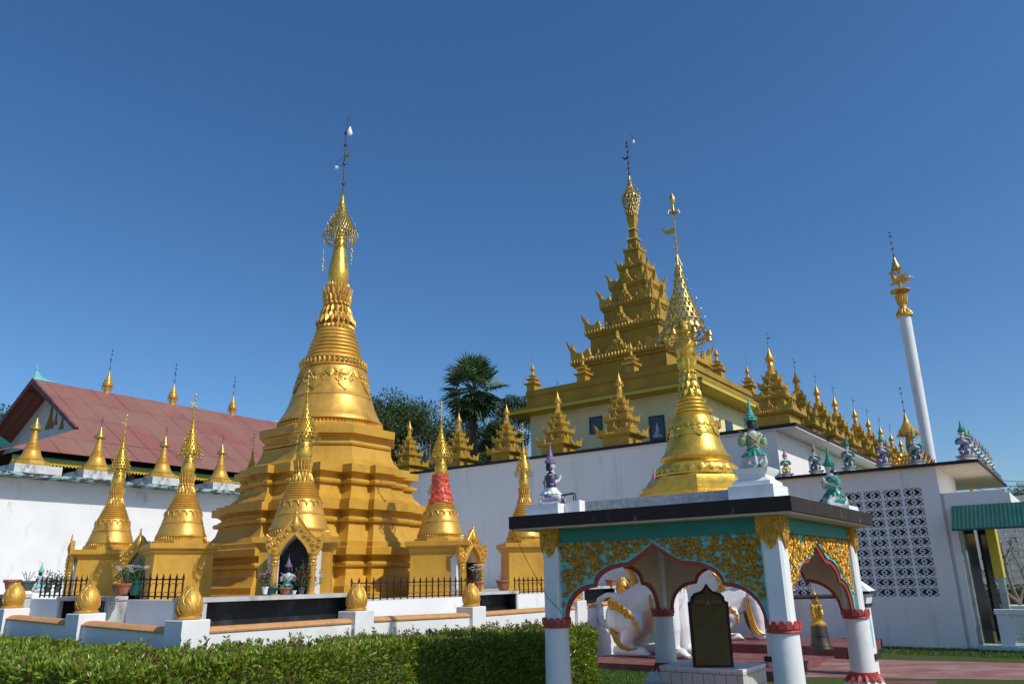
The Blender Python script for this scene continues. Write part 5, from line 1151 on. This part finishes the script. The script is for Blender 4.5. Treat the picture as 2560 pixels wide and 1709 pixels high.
def rf2(z):
    P=[(2.97,.40),(3.03,.36),(3.11,.33),(3.20,.31),(3.30,.285),(3.40,.265),(3.5,.24)];z=min(max(z,2.97),3.5)
    for (a,ra),(c,rc) in zip(P,P[1:]):
        if z<=c:return ra+(rc-ra)*(z-a)/(c-a)
    return .24
garland(b,rf2,3.40,7,.19,.5,.009);b.build('bell_garland','goldb',sp)
b=TB(z_);b.lathe([(.2,3.44)]+rings(.215,3.45,.145,3.70,5,.015)+[(.12,3.705)],48);b.build('ring_stack','goldb',sp,ang=60)
b=TB(z_);b.lathe([(.11,3.69),(.13,3.72),(.12,3.76),(.095,3.86),(.085,3.96),(.09,4.05),(.095,4.15),(.115,4.20),(.118,4.215),(.09,4.225)],32)
b.pring(12,.11,3.80,.145,3.71,.036,.02);b.pring(12,.10,3.90,.125,3.80,.034,.016,.5);b.pring(11,.095,3.99,.105,3.90,.03,.014);b.pring(12,.09,4.06,.118,4.20,.03,.014)
for i in range(12): a=2*PI*i/12;b.ball((.098*math.cos(a),.098*math.sin(a),4.02),.02,8,5)
b.build('lotus_collar','goldb',sp)
b=TB(z_);b.lathe([(.095,4.215),(.12,4.27),(.127,4.34),(.122,4.42),(.105,4.52),(.09,4.62),(.08,4.75)],36);b.build('banana_bud','goldb',sp)
b=TB(z_);crown(b,[(.245,4.64),(.245,4.68),(.21,4.76),(.195,4.83),(.17,4.91),(.14,4.98),(.118,5.05),(.098,5.12),(.082,5.19),(.07,5.27),(.058,5.36),(.042,5.46)],20,.007,.05,.06,False);
for k in range(16): a=2*PI*k/16;b.petal((.24*math.cos(a),.24*math.sin(a),4.64),(.27*math.cos(a),.27*math.sin(a),4.55),.035,(math.cos(a),math.sin(a),0),.01)
cr=b.build('umbrella_crown','brass',sp)
b=TB(z_)
for k in range(8):
    a=2*PI*k/8;c,s=math.cos(a),math.sin(a);b.tube([(.10*c,.10*s,4.42),(.2*c,.2*s,4.40),(.30*c,.30*s,4.50)],.011,5);b.petal((.12*c,.12*s,4.44),(.24*c,.24*s,4.5),.025,(0,0,1),.01)
    b.lathe([(.008,4.52),(.022,4.51),(.032,4.465),(.038,4.45),(.02,4.45)],10,(.33*c,.33*s));b.tube([(.24*c,.24*s,4.60),(.33*c,.33*s,4.52)],.006,4)
    b.tube([(.30*c,.30*s,4.48),(.22*c,.22*s,4.36),(.13*c,.13*s,4.34)],.008,4)
ringtube(b,.29,4.50,.008,24,4);ringtube(b,.22,4.42,.008,24,4);b.build('bell_bracket','brass',cr)
b=TB(z_)
for k in range(4): a=k*PI/2+.4;b.tube([(.05*math.cos(a),.05*math.sin(a),5.46),(.0,0,5.64)],.008,4)
b.tube([(0,0,5.44),(0,0,6.24)],[.014,.008],6);b.lathe([(.0,6.22),(.055,6.225),(.06,6.235),(.02,6.25),(.012,6.35),(.035,6.38),(.04,6.44),(.02,6.49),(.004,6.53)],12)
for z in (5.72,5.85):
    for q in range(3): a=q*2.1+z*3;b.tube([(0,0,z),(.05*math.cos(a),.05*math.sin(a),z+.01),(.08*math.cos(a),.08*math.sin(a),z-.02)],.006,4)
for q in range(3): a=q*2.1;b.tube([(0,0,6.24),(.07*math.cos(a),.07*math.sin(a),6.26),(.09*math.cos(a),.09*math.sin(a),6.20)],.005,3)
b.build('spire_rod','brass',sp)
b=TB(z_);bird(b,5.98,.17,-1);b.build('bird_vane','goldb',sp)
# guardians on the pavilion roof (all face the stupa)
def roofguard(lab,x,y,C,sc,face,ped=1,blk=.13):
    w=pv(x,y,2.285);t=guardian(lab,(w[0],w[1],w[2]+blk+(.17 if ped else 0)),face,C,sc,'kneeling guardians on the pavilion roof',base=False,vox=.013)
    b=MB();q=1/sc;b.T=Matrix.Rotation(RP-face,4,'Z')@Matrix.Scale(q,4);z0=-(blk+(.17 if ped else 0))
    b.box(-.22,-.22,z0,.22,.22,z0+blk)
    if ped: b.loft([[(-h,-h,z),(h,-h,z),(h,h,z),(-h,h,z)] for h,z in ((.185,z0+blk+.001),(.185,z0+blk+.04),(.135,z0+blk+.075),(.13,z0+blk+.10),(.165,z0+blk+.135),(.175,z0+blk+.168))])
    b.build('pedestal','white',t,ang=30);return t
cxy=pv(*SXY,0)
def facing(x,y): w=pv(x,y,0);return math.atan2(cxy[1]-w[1],cxy[0]-w[0])
roofguard('kneeling guardian seen from behind with green crown and crossed pink sash, near roof corner',-.10,.02,('lgreen','green','mint','pink','pale'),.80,facing(-.1,.02))
p=onp(2095,1262,*pv(-.02,0,0)[:2],36.2);yy=(p[0]-N0[0])*PA[0]+(p[1]-N0[1])*PA[1]
roofguard('kneeling guardian with tall green crown and emerald skirt on the right roof corner',-.06,min(yy,2.6),('mint','green','green','purple','green'),.84,facing(-.06,yy)+.1,0,.09)
roofguard('kneeling guardian in profile with lilac crown and purple trousers on the left roof corner',-2.50,.02,('purple','whites','lilac','lgreen','lilac'),.80,facing(-2.5,.02)-.2,0,.12)
roofguard('kneeling guardian with pink crown half hidden behind the roof stupa',-2.42,PL-.08,('green','green','pink','cyan','green'),.80,facing(-2.4,2.6),0,.1)
w=pv(-2.22,-.02,2.285)
t=thing('flood_lamp','small black and white flood lamp with wire handle beside the left roof guardian','lamp',(w[0]+.02,w[1],w[2]),-.5)
b=MB();b.loft([[(x0,-h,z-h),(x0,h,z-h),(x0,h,z+h),(x0,-h,z+h)] for x0,h,z in ((-.08,.045,.07),(-.04,.06,.07),(.10,.075,.075),(.115,.075,.075))]);b.build('housing','whites',t,ang=30)
b=MB();b.tube([(-.12,-.03,.12),(-.12,-.03,.22),(.02,-.03,.235),(.03,-.03,.14)],.008,5);b.tube([(-.12,.03,.12),(-.12,.03,.22),(.02,.03,.235),(.03,.03,.14)],.008,5);b.ball((-.12,0,.08),(.05,.05,.045),8,6);b.tube([(-.14,0,.1),(-.02,0,.08)],.012,6);b.build('bracket','black',t)
# ------------------------------------------------ stele on its tiled plinth
pl_=thing('tiled_plinth','low plinth covered in white tiles with brown grout inside the pavilion','plinth',(2.60,9.66,.07),RZ)
b=MB();b.box(-1.05,0,0,0,.78,.45);b.build('block','tile',pl_,ang=30)
b=MB();b.box(-1.055,-.005,.451,.005,.785,.485);b.build('top_slab','whites',pl_,ang=30)
p=aty(1783,1661,9.98)
st=thing('inscribed_stele','dark framed stone tablet with faded golden inscription on the tiled plinth','tablet',(p[0],p[1],.555),math.radians(-7))
W_=.235;Hh=.92
out=[(-W_,0),(W_,0),(W_*1.02,.74),(W_*.86,.755),(W_*.84,.80),(W_*.66,.845),(W_*.28,.87),(W_*.14,.905),(0,.955),(-W_*.14,.905),(-W_*.28,.87),(-W_*.66,.845),(-W_*.84,.80),(-W_*.86,.755),(-W_*1.02,.74)]
b=MB();b.sheet(out,-.05,.05);b.build('frame','brownk',st,ang=30)
inn=[(x*.86,.03+z*.93) for x,z in out]
G['stelef']=mat('dull_olive_tablet',(.085,.07,.02),.5,.2,.2,10,.1,60)
G['stelet']=mat('faded_gold_lettering',(.20,.15,.04),.5,.4,.2,30)
b=MB();b.sheet(inn,-.056,-.051);f=b.build('tablet_face','stelef',st,sm=False)
b=MB();rng=random.Random(5)
for r in range(27):
    z=.68-r*.0235;x=-W_*.78
    while x<W_*.78:
        w=rng.uniform(.006,.022);k=rng.random()
        b.box(x,-.0585,z,min(x+w,W_*.8),-.057,z+.002)
        if k<.7: b.box(x,-.0585,z+.0022,x+.0018,-.057,z+.009)
        if k>.3: b.box(x+w*.5,-.0585,z+.0022,x+w*.5+.0018,-.057,z+.012)
        x+=w+.004
b.sheet([(-.03,.715),(.03,.715),(.018,.74),(.008,.77),(.0,.83),(-.008,.77),(-.018,.74)],-.0585,-.057)
for sx in (-1,1):
    for k in range(4): b.petal((sx*(.05+.03*k),-.057,.73),(sx*(.055+.03*k),-.06,.79-.008*k),.011,(0,-1,0),.003)
b.build('inscription','stelet',f,sm=False)
# ------------------------------------------------ lions
def lion(label,loc,sc=1.,rz=RZ):
    t=thing('guardian_lion',label,'statue',loc,rz,'white guardian lions with gold trim',sc)
    pr=[('s',(.33,0,.60),(.36,.30,.40)),('c',(.35,0,.68),.33,(1.0,0,1.0),.35),('s',(1.15,0,1.08),(.35,.33,.45)),('c',(1.15,0,1.2),.33,(1.22,0,1.6),.28),('s',(1.35,0,1.78),(.29,.27,.27)),('s',(1.60,0,1.74),(.17,.16,.12)),('s',(1.56,0,1.60),(.14,.13,.07)),
        ('c',(.02,0,.50),.10,(-.14,0,.52),.055),('c',(-.14,0,.52),.055,(-.22,0,.70),.05),('c',(-.22,0,.70),.05,(-.17,0,.92),.05),('c',(-.17,0,.92),.05,(.0,0,1.0),.05),('c',(0,0,1.0),.05,(.35,0,1.0),.045)]
    for s in (-1,1):
        y=s*.27
        pr+=[('c',(.38,s*.20,.62),.27,(.66,y,.56),.19),('c',(.66,y,.54),.15,(.42,y,.20),.105),('c',(.30,y,.09),.085,(.78,y,.085),.08),
             ('c',(1.22,s*.2,.98),.24,(1.30,s*.22,.45),.18),('c',(1.30,s*.22,.45),.175,(1.30,s*.22,.12),.14),('c',(1.28,s*.23,.09),.095,(1.50,s*.23,.085),.08),('s',(1.25,s*.23,1.98),(.05,.04,.09)),('s',(1.58,s*.10,1.86),(.06,.05,.05))]
        for f in range(4):
            yy=y+(f-1.5)*.042;pr+=[('c',(.78,yy,.08),.036,(.88,yy,.045),.028)]
            yy=s*.23+(f-1.5)*.042;pr+=[('c',(1.50,yy,.08),.036,(1.60,yy,.045),.028)]
    body=blob('body',pr,.022,t,'lionw',4)
    b=MB()
    for s in (-1,1):
        for f in range(4):
            for x,y in ((.90,s*.27),(1.62,s*.23)): b.petal((x-.02,y+(f-1.5)*.042,.055),(x+.035,y+(f-1.5)*.042,.005),.014,(1,0,.3),.01)
        b.ball((1.62,s*.11,1.88),(.03,.03,.03),8,6)
    b.build('claws','stone',body)
    b=MB()
    for s in (-1,1):
        # thigh flame: scrolls and tongues lying on the haunch
        def on(u,v): return (.26+.50*u,s*(.455-.06*abs(u-.55)-.05*v),.86-.30*u*u-.02-.10*v)
        for k in range(11):
            u=k/10;p=on(u,0);q=on(min(1.1,u+.06),-.9 if k%2 else -.6);b.petal(p,(q[0],q[1]*.97,q[2]+.05),.045,(0,s,.2),.03)
            q=on(min(1.1,u+.10),1.1);b.petal(p,(q[0],q[1],q[2]),.035,(0,s,.2),.03)
        for u0,Rr in ((.15,.05),(.42,.06),(.70,.07),(.95,.06)):
            c0=on(u0,.2);b.tube([(c0[0]+Rr*(1-q/13)*math.cos(q*.75),c0[1]+s*.012,c0[2]+Rr*(1-q/13)*math.sin(q*.75)) for q in range(12)],[.02*(1-.5*q/12) for q in range(12)],5);b.ball((c0[0],c0[1]+s*.01,c0[2]),.022,6,5)
        # heel flame, a crescent behind the hind leg
        cr_=[(.40,.66),(.30,.62),(.24,.52),(.25,.38),(.31,.24),(.42,.14),(.56,.11),(.68,.13)]
        for o_ in (0,.035,.07): b.tube([(x+o_*.8,s*(.34+o_*.3),z+o_*.35) for x,z in cr_],[.015,.03,.034,.034,.034,.032,.026,.012],6,flat=.7)
        b.petal((.36,s*.34,.64),(.52,s*.37,.78),.05,(0,s,0),.03);b.petal((.30,s*.33,.60),(.20,s*.33,.74),.04,(0,s,0),.03)
        cf=[(1.02,1.0),(1.03,.8),(1.06,.55),(1.10,.35),(1.17,.20),(1.28,.12),(1.42,.12)]
        for o_ in (0,.035,.07): b.tube([(x+o_,s*(.36+o_*.2),z+o_*.4) for x,z in cf],[.012,.026,.032,.034,.034,.028,.012],6,flat=.7)
        # chest collar
        for k in range(12):
            u=k/11;p=(1.50-.45*u,s*(.05+.30*u),1.22+.25*u);b.petal(p,(p[0]+.06,p[1]+s*.03,p[2]-.13),.04,(.6,s*.6,0),.03);b.ball(p,.035,6,5)
        for k in range(9):
            u=k/8;p=(1.0-.10*math.sin(PI*u),s*.22*(1-.3*u),1.30+.62*u);b.petal(p,(p[0]-.14,p[1]+s*.05,p[2]+.10),.05,(-.2,s,0),.035)
            b.petal((p[0]+.1,p[1]+s*.06,p[2]),(p[0]-.02,p[1]+s*.09,p[2]+.10),.045,(-.2,s,0),.03)
    for k in range(10): u=k/9;p=(.86+.10*u,0,1.25+.75*u);b.petal(p,(p[0]-.18,0,p[2]+.13),.06,(-1,0,.4),.05)
    tl_=[(.36,0,1.0),(.50,0,1.02),(.58,0,1.14),(.55,0,1.30),(.46,0,1.46),(.40,0,1.62)];b.tube(tl_,[.06,.085,.09,.075,.05,.012],8)
    for q in tl_[1:5]: b.petal(q,(q[0]-.16,0,q[2]+.14),.05,(0,-1,0),.04);b.petal(q,(q[0]-.1,0,q[2]+.2),.04,(0,1,0),.04)
    b.lathe([(.16,2.0),(.20,2.03),(.16,2.10),(.10,2.2),(.03,2.32)],12,(1.28,0))
    b.build('gold_trim','gold',t);return t
ln_=lion('white guardian lion with gold trim nearest the hedge, seen through the pavilion',(1.84,16.50,.15),1.12)
dup(ln_,(4.25,18.7,.22),RZ+.5,'white guardian lion farther back, partly hidden by the stone tablet',scale=.92)
tag(ln_,None,None)
b=MB();b.T=Matrix.Translation((1.58,14.84,0))@Matrix.Rotation(RZ,4,'Z');b.box(-.7,0,0,3.0,2.6,.15);b.box(-.7,3.9,0,3.3,6.3,.22);b.box(-.7,2.601,0,2.9,3.899,.05)
struct(b.build('platform','maroon',ang=30),'maroon painted steps and platform under the lions')
# ------------------------------------------------ bell between posts
def bpost(label,u,d):
    p=aty(u,1500,d);t=thing('bell_post',label,'post',(p[0],p[1],0),RZ,'white posts of the bell frame')
    zc=aty(u,1476,d)[2]
    b=MB();s=.17;b.box(-s,-s,0,s,s,zc-.15);b.build('shaft','white',t,ang=30)
    b=MB();b.box(-.27,-.27,zc-.04,.27,.27,zc);b.loft([[(-h,-h,z),(h,-h,z),(h,h,z),(-h,h,z)] for h,z in ((.19,zc-.20),(.23,zc-.041))])
    b.loft([[(-h,-h,z),(h,-h,z),(h,h,z),(-h,h,z)] for h,z in ((.27,zc+.001),(.09,zc+.17),(.02,zc+.20))]);b.build('cap','white',t,ang=30)
    b=MB();b.box(-.285,-.285,zc-.042,.285,.285,zc-.002);b.box(-.20,-.20,zc-.25,.20,.20,zc-.20);b.box(-.22,-.22,.24,.22,.22,.32);b.build('trim_band','brownk',t,ang=30)
    b=MB();
    for (nx,ny) in ((1,0),(0,-1),(-1,0),(0,1)):
        b.petal((nx*.172,ny*.172,.42),(nx*.172,ny*.172,zc-.35),.06,(nx,ny,0),.006)
    b.build('leaf_panel','cyan',t)
    return t,p,zc
_,pa,zc=bpost('left post of the bell frame behind the near pavilion column',1938,13.7)
zbar=aty(2053,1490,13.8)[2]
_,pb,_=bpost('right post of the bell frame with turquoise leaf panel beside the right pavilion column',2141,13.8)
b=MB();b.tube([(pa[0],pa[1],zbar),(pb[0],pb[1],zbar)],.035,8);tag(b.build('crossbar','brownk'),'dark rod between the two white bell posts','bar')
p=aty(2053,1617,13.8);bx=p[0];by=p[1];zbar=aty(2053,1490,13.8)[2];bs=(zbar-p[2])/.86
t=thing('temple_bell','dark bronze bell with a golden ornamental crown hanging from the rod','bell',(bx,by,p[2]),0,None,bs)
b=MB();b.lathe([(.01,.44),(.10,.43),(.125,.40),(.135,.34),(.145,.2),(.165,.08),(.195,.0),(.20,-.02),(.185,-.03),(.16,.05)],40);ringtube(b,.150,.2,.006,32,4);ringtube(b,.185,.03,.006,32,4);b.build('bell_body','bronze',t)
b=MB();b.lathe([(.135,.37),(.137,.40),(.11,.43),(.08,.45),(.08,.47),(.10,.485),(.06,.50)],24)
b.lathe([(.05,.48),(.07,.54),(.05,.60),(.075,.66),(.06,.71),(.035,.74)],12)
for a in range(4):
    q=a*PI/2+.5;c,s=math.cos(q),math.sin(q)
    b.tube([(.05*c,.05*s,.48),(.11*c,.11*s,.56),(.10*c,.10*s,.66),(.04*c,.04*s,.72),(.06*c,.06*s,.80)],[.03,.035,.028,.025,.02],7)
    for k in range(5): b.ball((.10*c,.10*s,.52+.045*k),.028,6,5)
    b.petal((.1*c,.1*s,.6),(.14*c,.14*s,.7),.03,(c,s,0),.02)
b.ball((0,0,.80),(.075,.075,.07),10,8);
for k in range(8): a=k*.785;b.petal((.06*math.cos(a),.06*math.sin(a),.78),(.09*math.cos(a),.09*math.sin(a),.88),.025,(math.cos(a),math.sin(a),0),.012)
b.lathe([(.05,.85),(.03,.90),(.012,.95),(.002,1.02)],10);b.build('bell_crown','gold',t)
# ------------------------------------------------ ground
b=MB();b.add([(-400,-40,0),(400,-40,0),(400,900,0),(-400,900,0)],[(0,1,2,3)]);struct(b.build('ground','ground',sm=False),'grass lawn')
def sheetpoly(name,pts,z,m,lab):
    b=MB();b.add([(x,y,z) for x,y in pts],[tuple(range(len(pts)))]);return struct(b.build(name,m,sm=False),lab)
pp=[atz(u,v,0)[:2] for u,v in ((1835,1640),(2200,1648),(2560,1657),(2900,1664),(2900,1712),(2560,1699),(2200,1694),(1835,1690))]
sheetpoly('path',pp,.004,'path','worn red paved path beyond the pavilion')
sheetpoly('bounce_sheet',[(-40,-38),(40,-38),(40,3.2),(-40,3.2)],.004,'concrete','unseen pale concrete sheet added under and behind the camera to bounce light')  # unseen sheet, added to bounce sunlight into the shaded walls
pp=[atz(u,v,0)[:2] for u,v in ((2210,1702),(2340,1702),(2360,1760),(2210,1760))]
sheetpoly('paving',pp,.008,'maroon','maroon paving beside the pavilion')
b=MB();b.T=Matrix.Translation((W[0],W[1],0))@Matrix.Rotation(RZ,4,'Z')
# grass blades near camera on the right
def grass(name,P,h,m,lab):
    P=np.asarray(P);k=len(P);P3=np.c_[P,np.zeros(k)];d=rnd(k)*.5;d[:,2]=1;o=leaves(name,P3,d,rnd(k),h*(.6+.8*np.random.rand(k)),.006,m,fold=.1);tag(o,lab,None,None,'stuff');return o
c1=[atz(u,v,0)[:2] for u,v in ((1350,1709),(1640,1709),(1640,1686),(1517,1668))]
P=[];
for i in range(34000):
    x=random.uniform(0.6,3.2);y=random.uniform(11.5,15.3)
    dx,dy=x-1.58,y-14.84
    if dx*NL[0]+dy*NL[1]>.03: P.append((x,y))
grass('lawn_grass',P,.06,'grassb','short lawn grass between the hedge and the pavilion')
P=[]
for i in range(30000):
    k=random.uniform(-6,8);s=random.uniform(.05,1.6);x,y=P0[0]-B[0]*k+NL[0]*s,P0[1]-B[1]*k+NL[1]*s
    P.append((x,y))
grass('wall_grass',P,.05,'grassb','strip of grass along the foot of the lattice building')
# ------------------------------------------------ hedge
Hb=(-3.62,8.6);HW=1.4
def hz(k,run): return .95-.020*k if run else .95+.012*k
hd=thing('clipped_hedge','thick clipped green hedge with red young shoots in front of the perimeter wall','hedge',(Hb[0],Hb[1],0),0)
def hp(run,k,s): # run 1 = right run along A, s towards NR ; run 0 = left run along B, s towards NL
    return (A[0]*k+NR[0]*s,A[1]*k+NR[1]*s) if run else (B[0]*k+NL[0]*s,B[1]*k+NL[1]*s)
b=MB()
for run,L in ((1,6.75),(0,9)):
    q=[hp(run,-1.25 if not run else -.0,.15),hp(run,L-.12,.15),hp(run,L-.12,HW-.15),hp(run,-1.25 if not run else .0,HW-.15)]
    if run: q=[hp(1,-HW+.15,.15),hp(1,L-.45,.22),hp(1,L-.45,HW-.28),hp(1,-HW+.15,HW-.15)]
    b.loft([[(x,y,0) for x,y in q],[(x,y,hz(0,run)-.16-(.0)) for x,y in q[:1]]+[(q[1][0],q[1][1],hz(L,run)-.16),(q[2][0],q[2][1],hz(L,run)-.16),(q[3][0],q[3][1],hz(0,run)-.16)]])
b.build('twigs','bark',hd,sm=False)
PP=[];DD=[]
def addleaf(n,run,L,k0):
    k=np.random.rand(n)*(L-k0)+k0;u=np.random.rand(n);top=hz(k,run)-.02+.025*np.sin(k*3.1+u*2)+.025*np.sin(k*8.7+2+u*5)
    kind=np.random.rand(n);s=np.where(kind<.5,u*HW,np.where(kind<.93,HW-np.random.rand(n)**2*.16,np.random.rand(n)*.1))
    z=np.where(kind<.5,top-np.random.rand(n)**2*.16,np.random.rand(n)*top)
    # waviness of the front
    s=s+np.where(kind>=.5,.03*np.sin(k*5+z*9)+.02*np.sin(k*13.),0)
    endm=(np.random.rand(n)<.12)&(run==1);k=np.where(endm,L-np.random.rand(n)**2*.12,k);s=np.where(endm,u*HW,s);z=np.where(endm,np.random.rand(n)*top,z)
    if run:
        e=np.clip((k-(L-.75))/.78,0,1);s=HW/2+(s-HW/2)*np.sqrt(1-e**2*.92);z=z*(1-.10*e**3)+.02*np.sin(k*11+s*9)*e;x=A[0]*k+NR[0]*s;y=A[1]*k+NR[1]*s
    else: x=B[0]*k+NL[0]*s;y=B[1]*k+NL[1]*s
    nn=np.where((kind<.5)[:,None],np.array([[0,0,1.]]),np.array([[(NR if run else NL)[0],(NR if run else NL)[1],.25]]))
    d=nn*.8+rnd(n)*.9+np.array([[0,0,.45]])
    PP.append(np.stack([x,y,z],1));DD.append(d)
addleaf(64000,1,6.75,-HW);addleaf(44000,0,8.,-HW)
P=np.concatenate(PP);D=np.concatenate(DD);nl=np.random.rand(len(P))
leaves('foliage',P,D,rnd(len(P)),.048+.040*nl,.0125,'hedge',hd,.3)
# shoots standing proud
P=[];D=[];P2=[];D2=[];b=MB()
for i in range(420):
    run=1 if random.random()<.75 else 0;k=random.uniform(-1,6.6) if run else random.uniform(-1,5);s=random.uniform(0,HW)*(random.random()<.6) ;x,y=hp(run,k,s);h=random.choice((.04,.06,.08,.10,.15)) if run else random.choice((.03,.05));z=hz(k,run)-.03
    tx,ty=x+random.uniform(-.03,.03),y+random.uniform(-.03,.03);b.tube([(x,y,z),(tx,ty,z+h)],.0025,3)
    for j in range(int(5+h*70)):
        u=random.random();c=(x+(tx-x)*u,y+(ty-y)*u,z+h*u);d=(random.gauss(0,.6),random.gauss(0,.6),.5)
        (P2 if (run and i%3==0) else P).append(c);(D2 if (run and i%3==0) else D).append(d)
b.build('shoot_stem','bark',hd)
leaves('shoot_leaves',np.array(P),np.array(D),rnd(len(P)),.055,.011,'hedge',hd);leaves('red_shoot_leaves',np.array(P2),np.array(D2),rnd(len(P2)),.05,.009,'hedgered',hd)
# ------------------------------------------------ trees
def tree(name,label,x,y,h,r,n,m='treeleaf',group=None,clumps=26,squash=1.,ls=.16,low=.45):
    t=thing(name,label,'tree',(x,y,0),0,group)
    b=MB();b.tube([(0,0,0),(.05*r,0,h*.3),(0,.05*r,h*.6)],[.09*r,.07*r,.04*r],8);rng=random.Random(int(x*100))
    C=[]
    for i in range(clumps):
        a=rng.uniform(0,6.28);q=rng.random()**.5*r;zz=h*low+(h*(1-low))*rng.random();k=1-((zz-h*low)/(h*(1-low)))**2*.55
        c=(q*k*math.cos(a),q*k*math.sin(a)*squash,zz-.1*r);C.append((c,rng.uniform(.22,.42)*r));
        if i%2==0: b.tube([(0,0,h*.35),(c[0]*.5,c[1]*.5,(h*.4+c[2])/2),c],[.035*r,.02*r,.008*r],5)
    b.build('trunk','bark',t)
    P=[];Dd=[]
    for c,rr in C:
        k=int(2.3*n)//clumps;d=rnd(k);q=(np.random.rand(k,1)**.45)*rr;P.append(np.array(c)+d*q*np.array([1,1,.75]));Dd.append(d+rnd(k)*.8+np.array([0,0,-.1]))
    P=np.concatenate(P);Dd=np.concatenate(Dd);leaves('crown',P,Dd,rnd(len(P)),ls*(.6+.8*np.random.rand(len(P))),ls*.22,m,t);return t
gr='dark trees behind the white wall and the great chedi'
def tr_at(label,u,v,Y,r,n=5200,**k): p=aty(u,v,Y);tree('leafy_tree',label,p[0],Y,p[2],r,n,group=gr,**k)
tr_at('dark tree rising just right of the great chedi bell',945,1000,43,2.4,clumps=34)
tr_at('dark tree with feathery top between the great chedi and the palm',1000,988,45,2.3,clumps=34)
tr_at('dark tree between the feathery tree and the palm trunk, slightly lower',1065,1012,44,2.3,clumps=34)
tr_at('dark tree directly behind the palm trunk',1140,1040,47,2.2,clumps=30)
tr_at('dark tree behind the left end of the cream temple',1296,968,48,1.9,clumps=30)
tr_at('broad dark tree filling in behind the second and third tiered shrines',1100,1030,49,2.8,clumps=40)
tr_at('low dark tree close to the right flank of the great chedi',915,1040,44,1.8,clumps=30)
tr_at('rounded dark tree just left of the cream temple wall',1205,1060,50,2.2,clumps=30)
tr_at('low dark tree beneath the right side of the palm crown',1245,1050,46,1.6,clumps=24)
p=aty(8,1022,38);tree('leafy_tree','sunlit green tree at the left edge behind the red roofed hall',p[0]-.6,38,p[2],2.6,7000,'treeleaf2',None,34)
p=aty(2535,1216,60);tree('leafy_tree','distant green tree crown above the annex at the right edge',p[0],60,p[2],3.2,6000,'treeleaf2','far trees at the right edge',30)
p=aty(2600,1240,58);tree('leafy_tree','second distant tree cut off by the right edge',p[0],58,p[2],3.0,5000,'treeleaf2','far trees at the right edge',26)
# fan palm
pc_=aty(1185,972,38)
t=thing('fan_palm','tall fan palm with a round crown between the great chedi and the temple','palm',(pc_[0],38,0),0)
zc_=pc_[2];b=MB();pts=[(.25*math.sin(k*.5)*.3,0,zc_*k/10) for k in range(11)];b.tube(pts,[.30-.012*k for k in range(11)],12)
for k in range(40): a=k*2.4;z=zc_-.2-k*.06;b.petal((.2*math.cos(a),.2*math.sin(a),z),(.42*math.cos(a),.42*math.sin(a),z+.25),.06,(math.cos(a),math.sin(a),0),.03)
b.build('trunk','trunk',t)
rng=random.Random(11)
for i in range(52):
    a=i*2.399;el=math.radians(88-162*(i/51)**.9);el+=rng.uniform(-.12,.12);b=MB();Lp=.85+.25*rng.random();c=Vector((0,0,zc_))
    d=Vector((math.cos(a)*math.cos(el),math.sin(a)*math.cos(el),math.sin(el)));q=c+d*Lp-Vector((0,0,.12*(1-abs(math.sin(el)))))
    b.tube([tuple(c),tuple(c+d*Lp*.5),tuple(q)],.022,4)
    sd=d.cross(Vector((0,0,1)));sd=sd.normalized() if sd.length>.1 else Vector((1,0,0));up=sd.cross(d).normalized();tw=rng.uniform(-.7,.7);sd2=sd*math.cos(tw)+up*math.sin(tw);n=d.cross(sd2);nl_=22
    for k in range(nl_):
        th=math.radians(-115+230*k/(nl_-1));v=d*math.cos(th)+sd2*math.sin(th);L=(.95+.12*rng.random())*(1-.25*abs(th)/2);m=q+v*L*.55+n*.03*(1 if k%2 else -1);e=q+v*L+Vector((0,0,-.22*rng.random()*L));w=.055;s2=v.cross(n).normalized()*w
        b.add([tuple(q),tuple(m+s2),tuple(m+n*.03),tuple(m-s2),tuple(e)],[(0,1,2),(0,2,3),(1,4,2),(2,4,3)])
    b.build('frond','palmleaf',t,sm=False)
# ------------------------------------------------ camera, sun, sky
cam=bpy.data.cameras.new('camera');co=bpy.data.objects.new('camera',cam);COL.objects.link(co);SC.camera=co
cam.lens=27;cam.sensor_width=36;cam.clip_end=3000;cam.clip_start=.05
c,s=math.cos(RO),math.sin(RO);Rv=Vector((1,0,0));Uv=Vector((0,-math.sin(TH),math.cos(TH)));Fv=Vector((0,math.cos(TH),math.sin(TH)))
X=Rv*c-Uv*s;Y=Rv*s+Uv*c;Z=-Fv
mt=Matrix(((X.x,Y.x,Z.x,0),(X.y,Y.y,Z.y,0),(X.z,Y.z,Z.z,EYE),(0,0,0,1)));co.matrix_world=mt
SAZ,SEL=math.radians(123),math.radians(42)
sd=Vector((math.sin(SAZ)*math.cos(SEL),math.cos(SAZ)*math.cos(SEL),math.sin(SEL)))
sl=bpy.data.lights.new('sun','SUN');sl.energy=3.35;sl.angle=math.radians(.5);sl.color=(1,.94,.84);so=bpy.data.objects.new('sun',sl);COL.objects.link(so);so.rotation_euler=sd.to_track_quat('Z','Y').to_euler()
w=bpy.data.worlds.new('World');SC.world=w;w.use_nodes=True;nt=w.node_tree;bg=nt.nodes['Background'];sk=nt.nodes.new('ShaderNodeTexSky');sk.sky_type='NISHITA';sk.sun_disc=False
sk.sun_elevation=SEL;sk.sun_rotation=SAZ;sk.air_density=1.0;sk.dust_density=1.0;sk.ozone_density=6.0;sk.altitude=300
hs=nt.nodes.new('ShaderNodeHueSaturation');hs.inputs['Saturation'].default_value=1.14
nt.links.new(sk.outputs[0],hs.inputs['Color']);nt.links.new(hs.outputs[0],bg.inputs[0]);bg.inputs[1].default_value=.125
SC.view_settings.view_transform='Standard';SC.view_settings.look='None';SC.view_settings.exposure=0;SC.view_settings.gamma=1
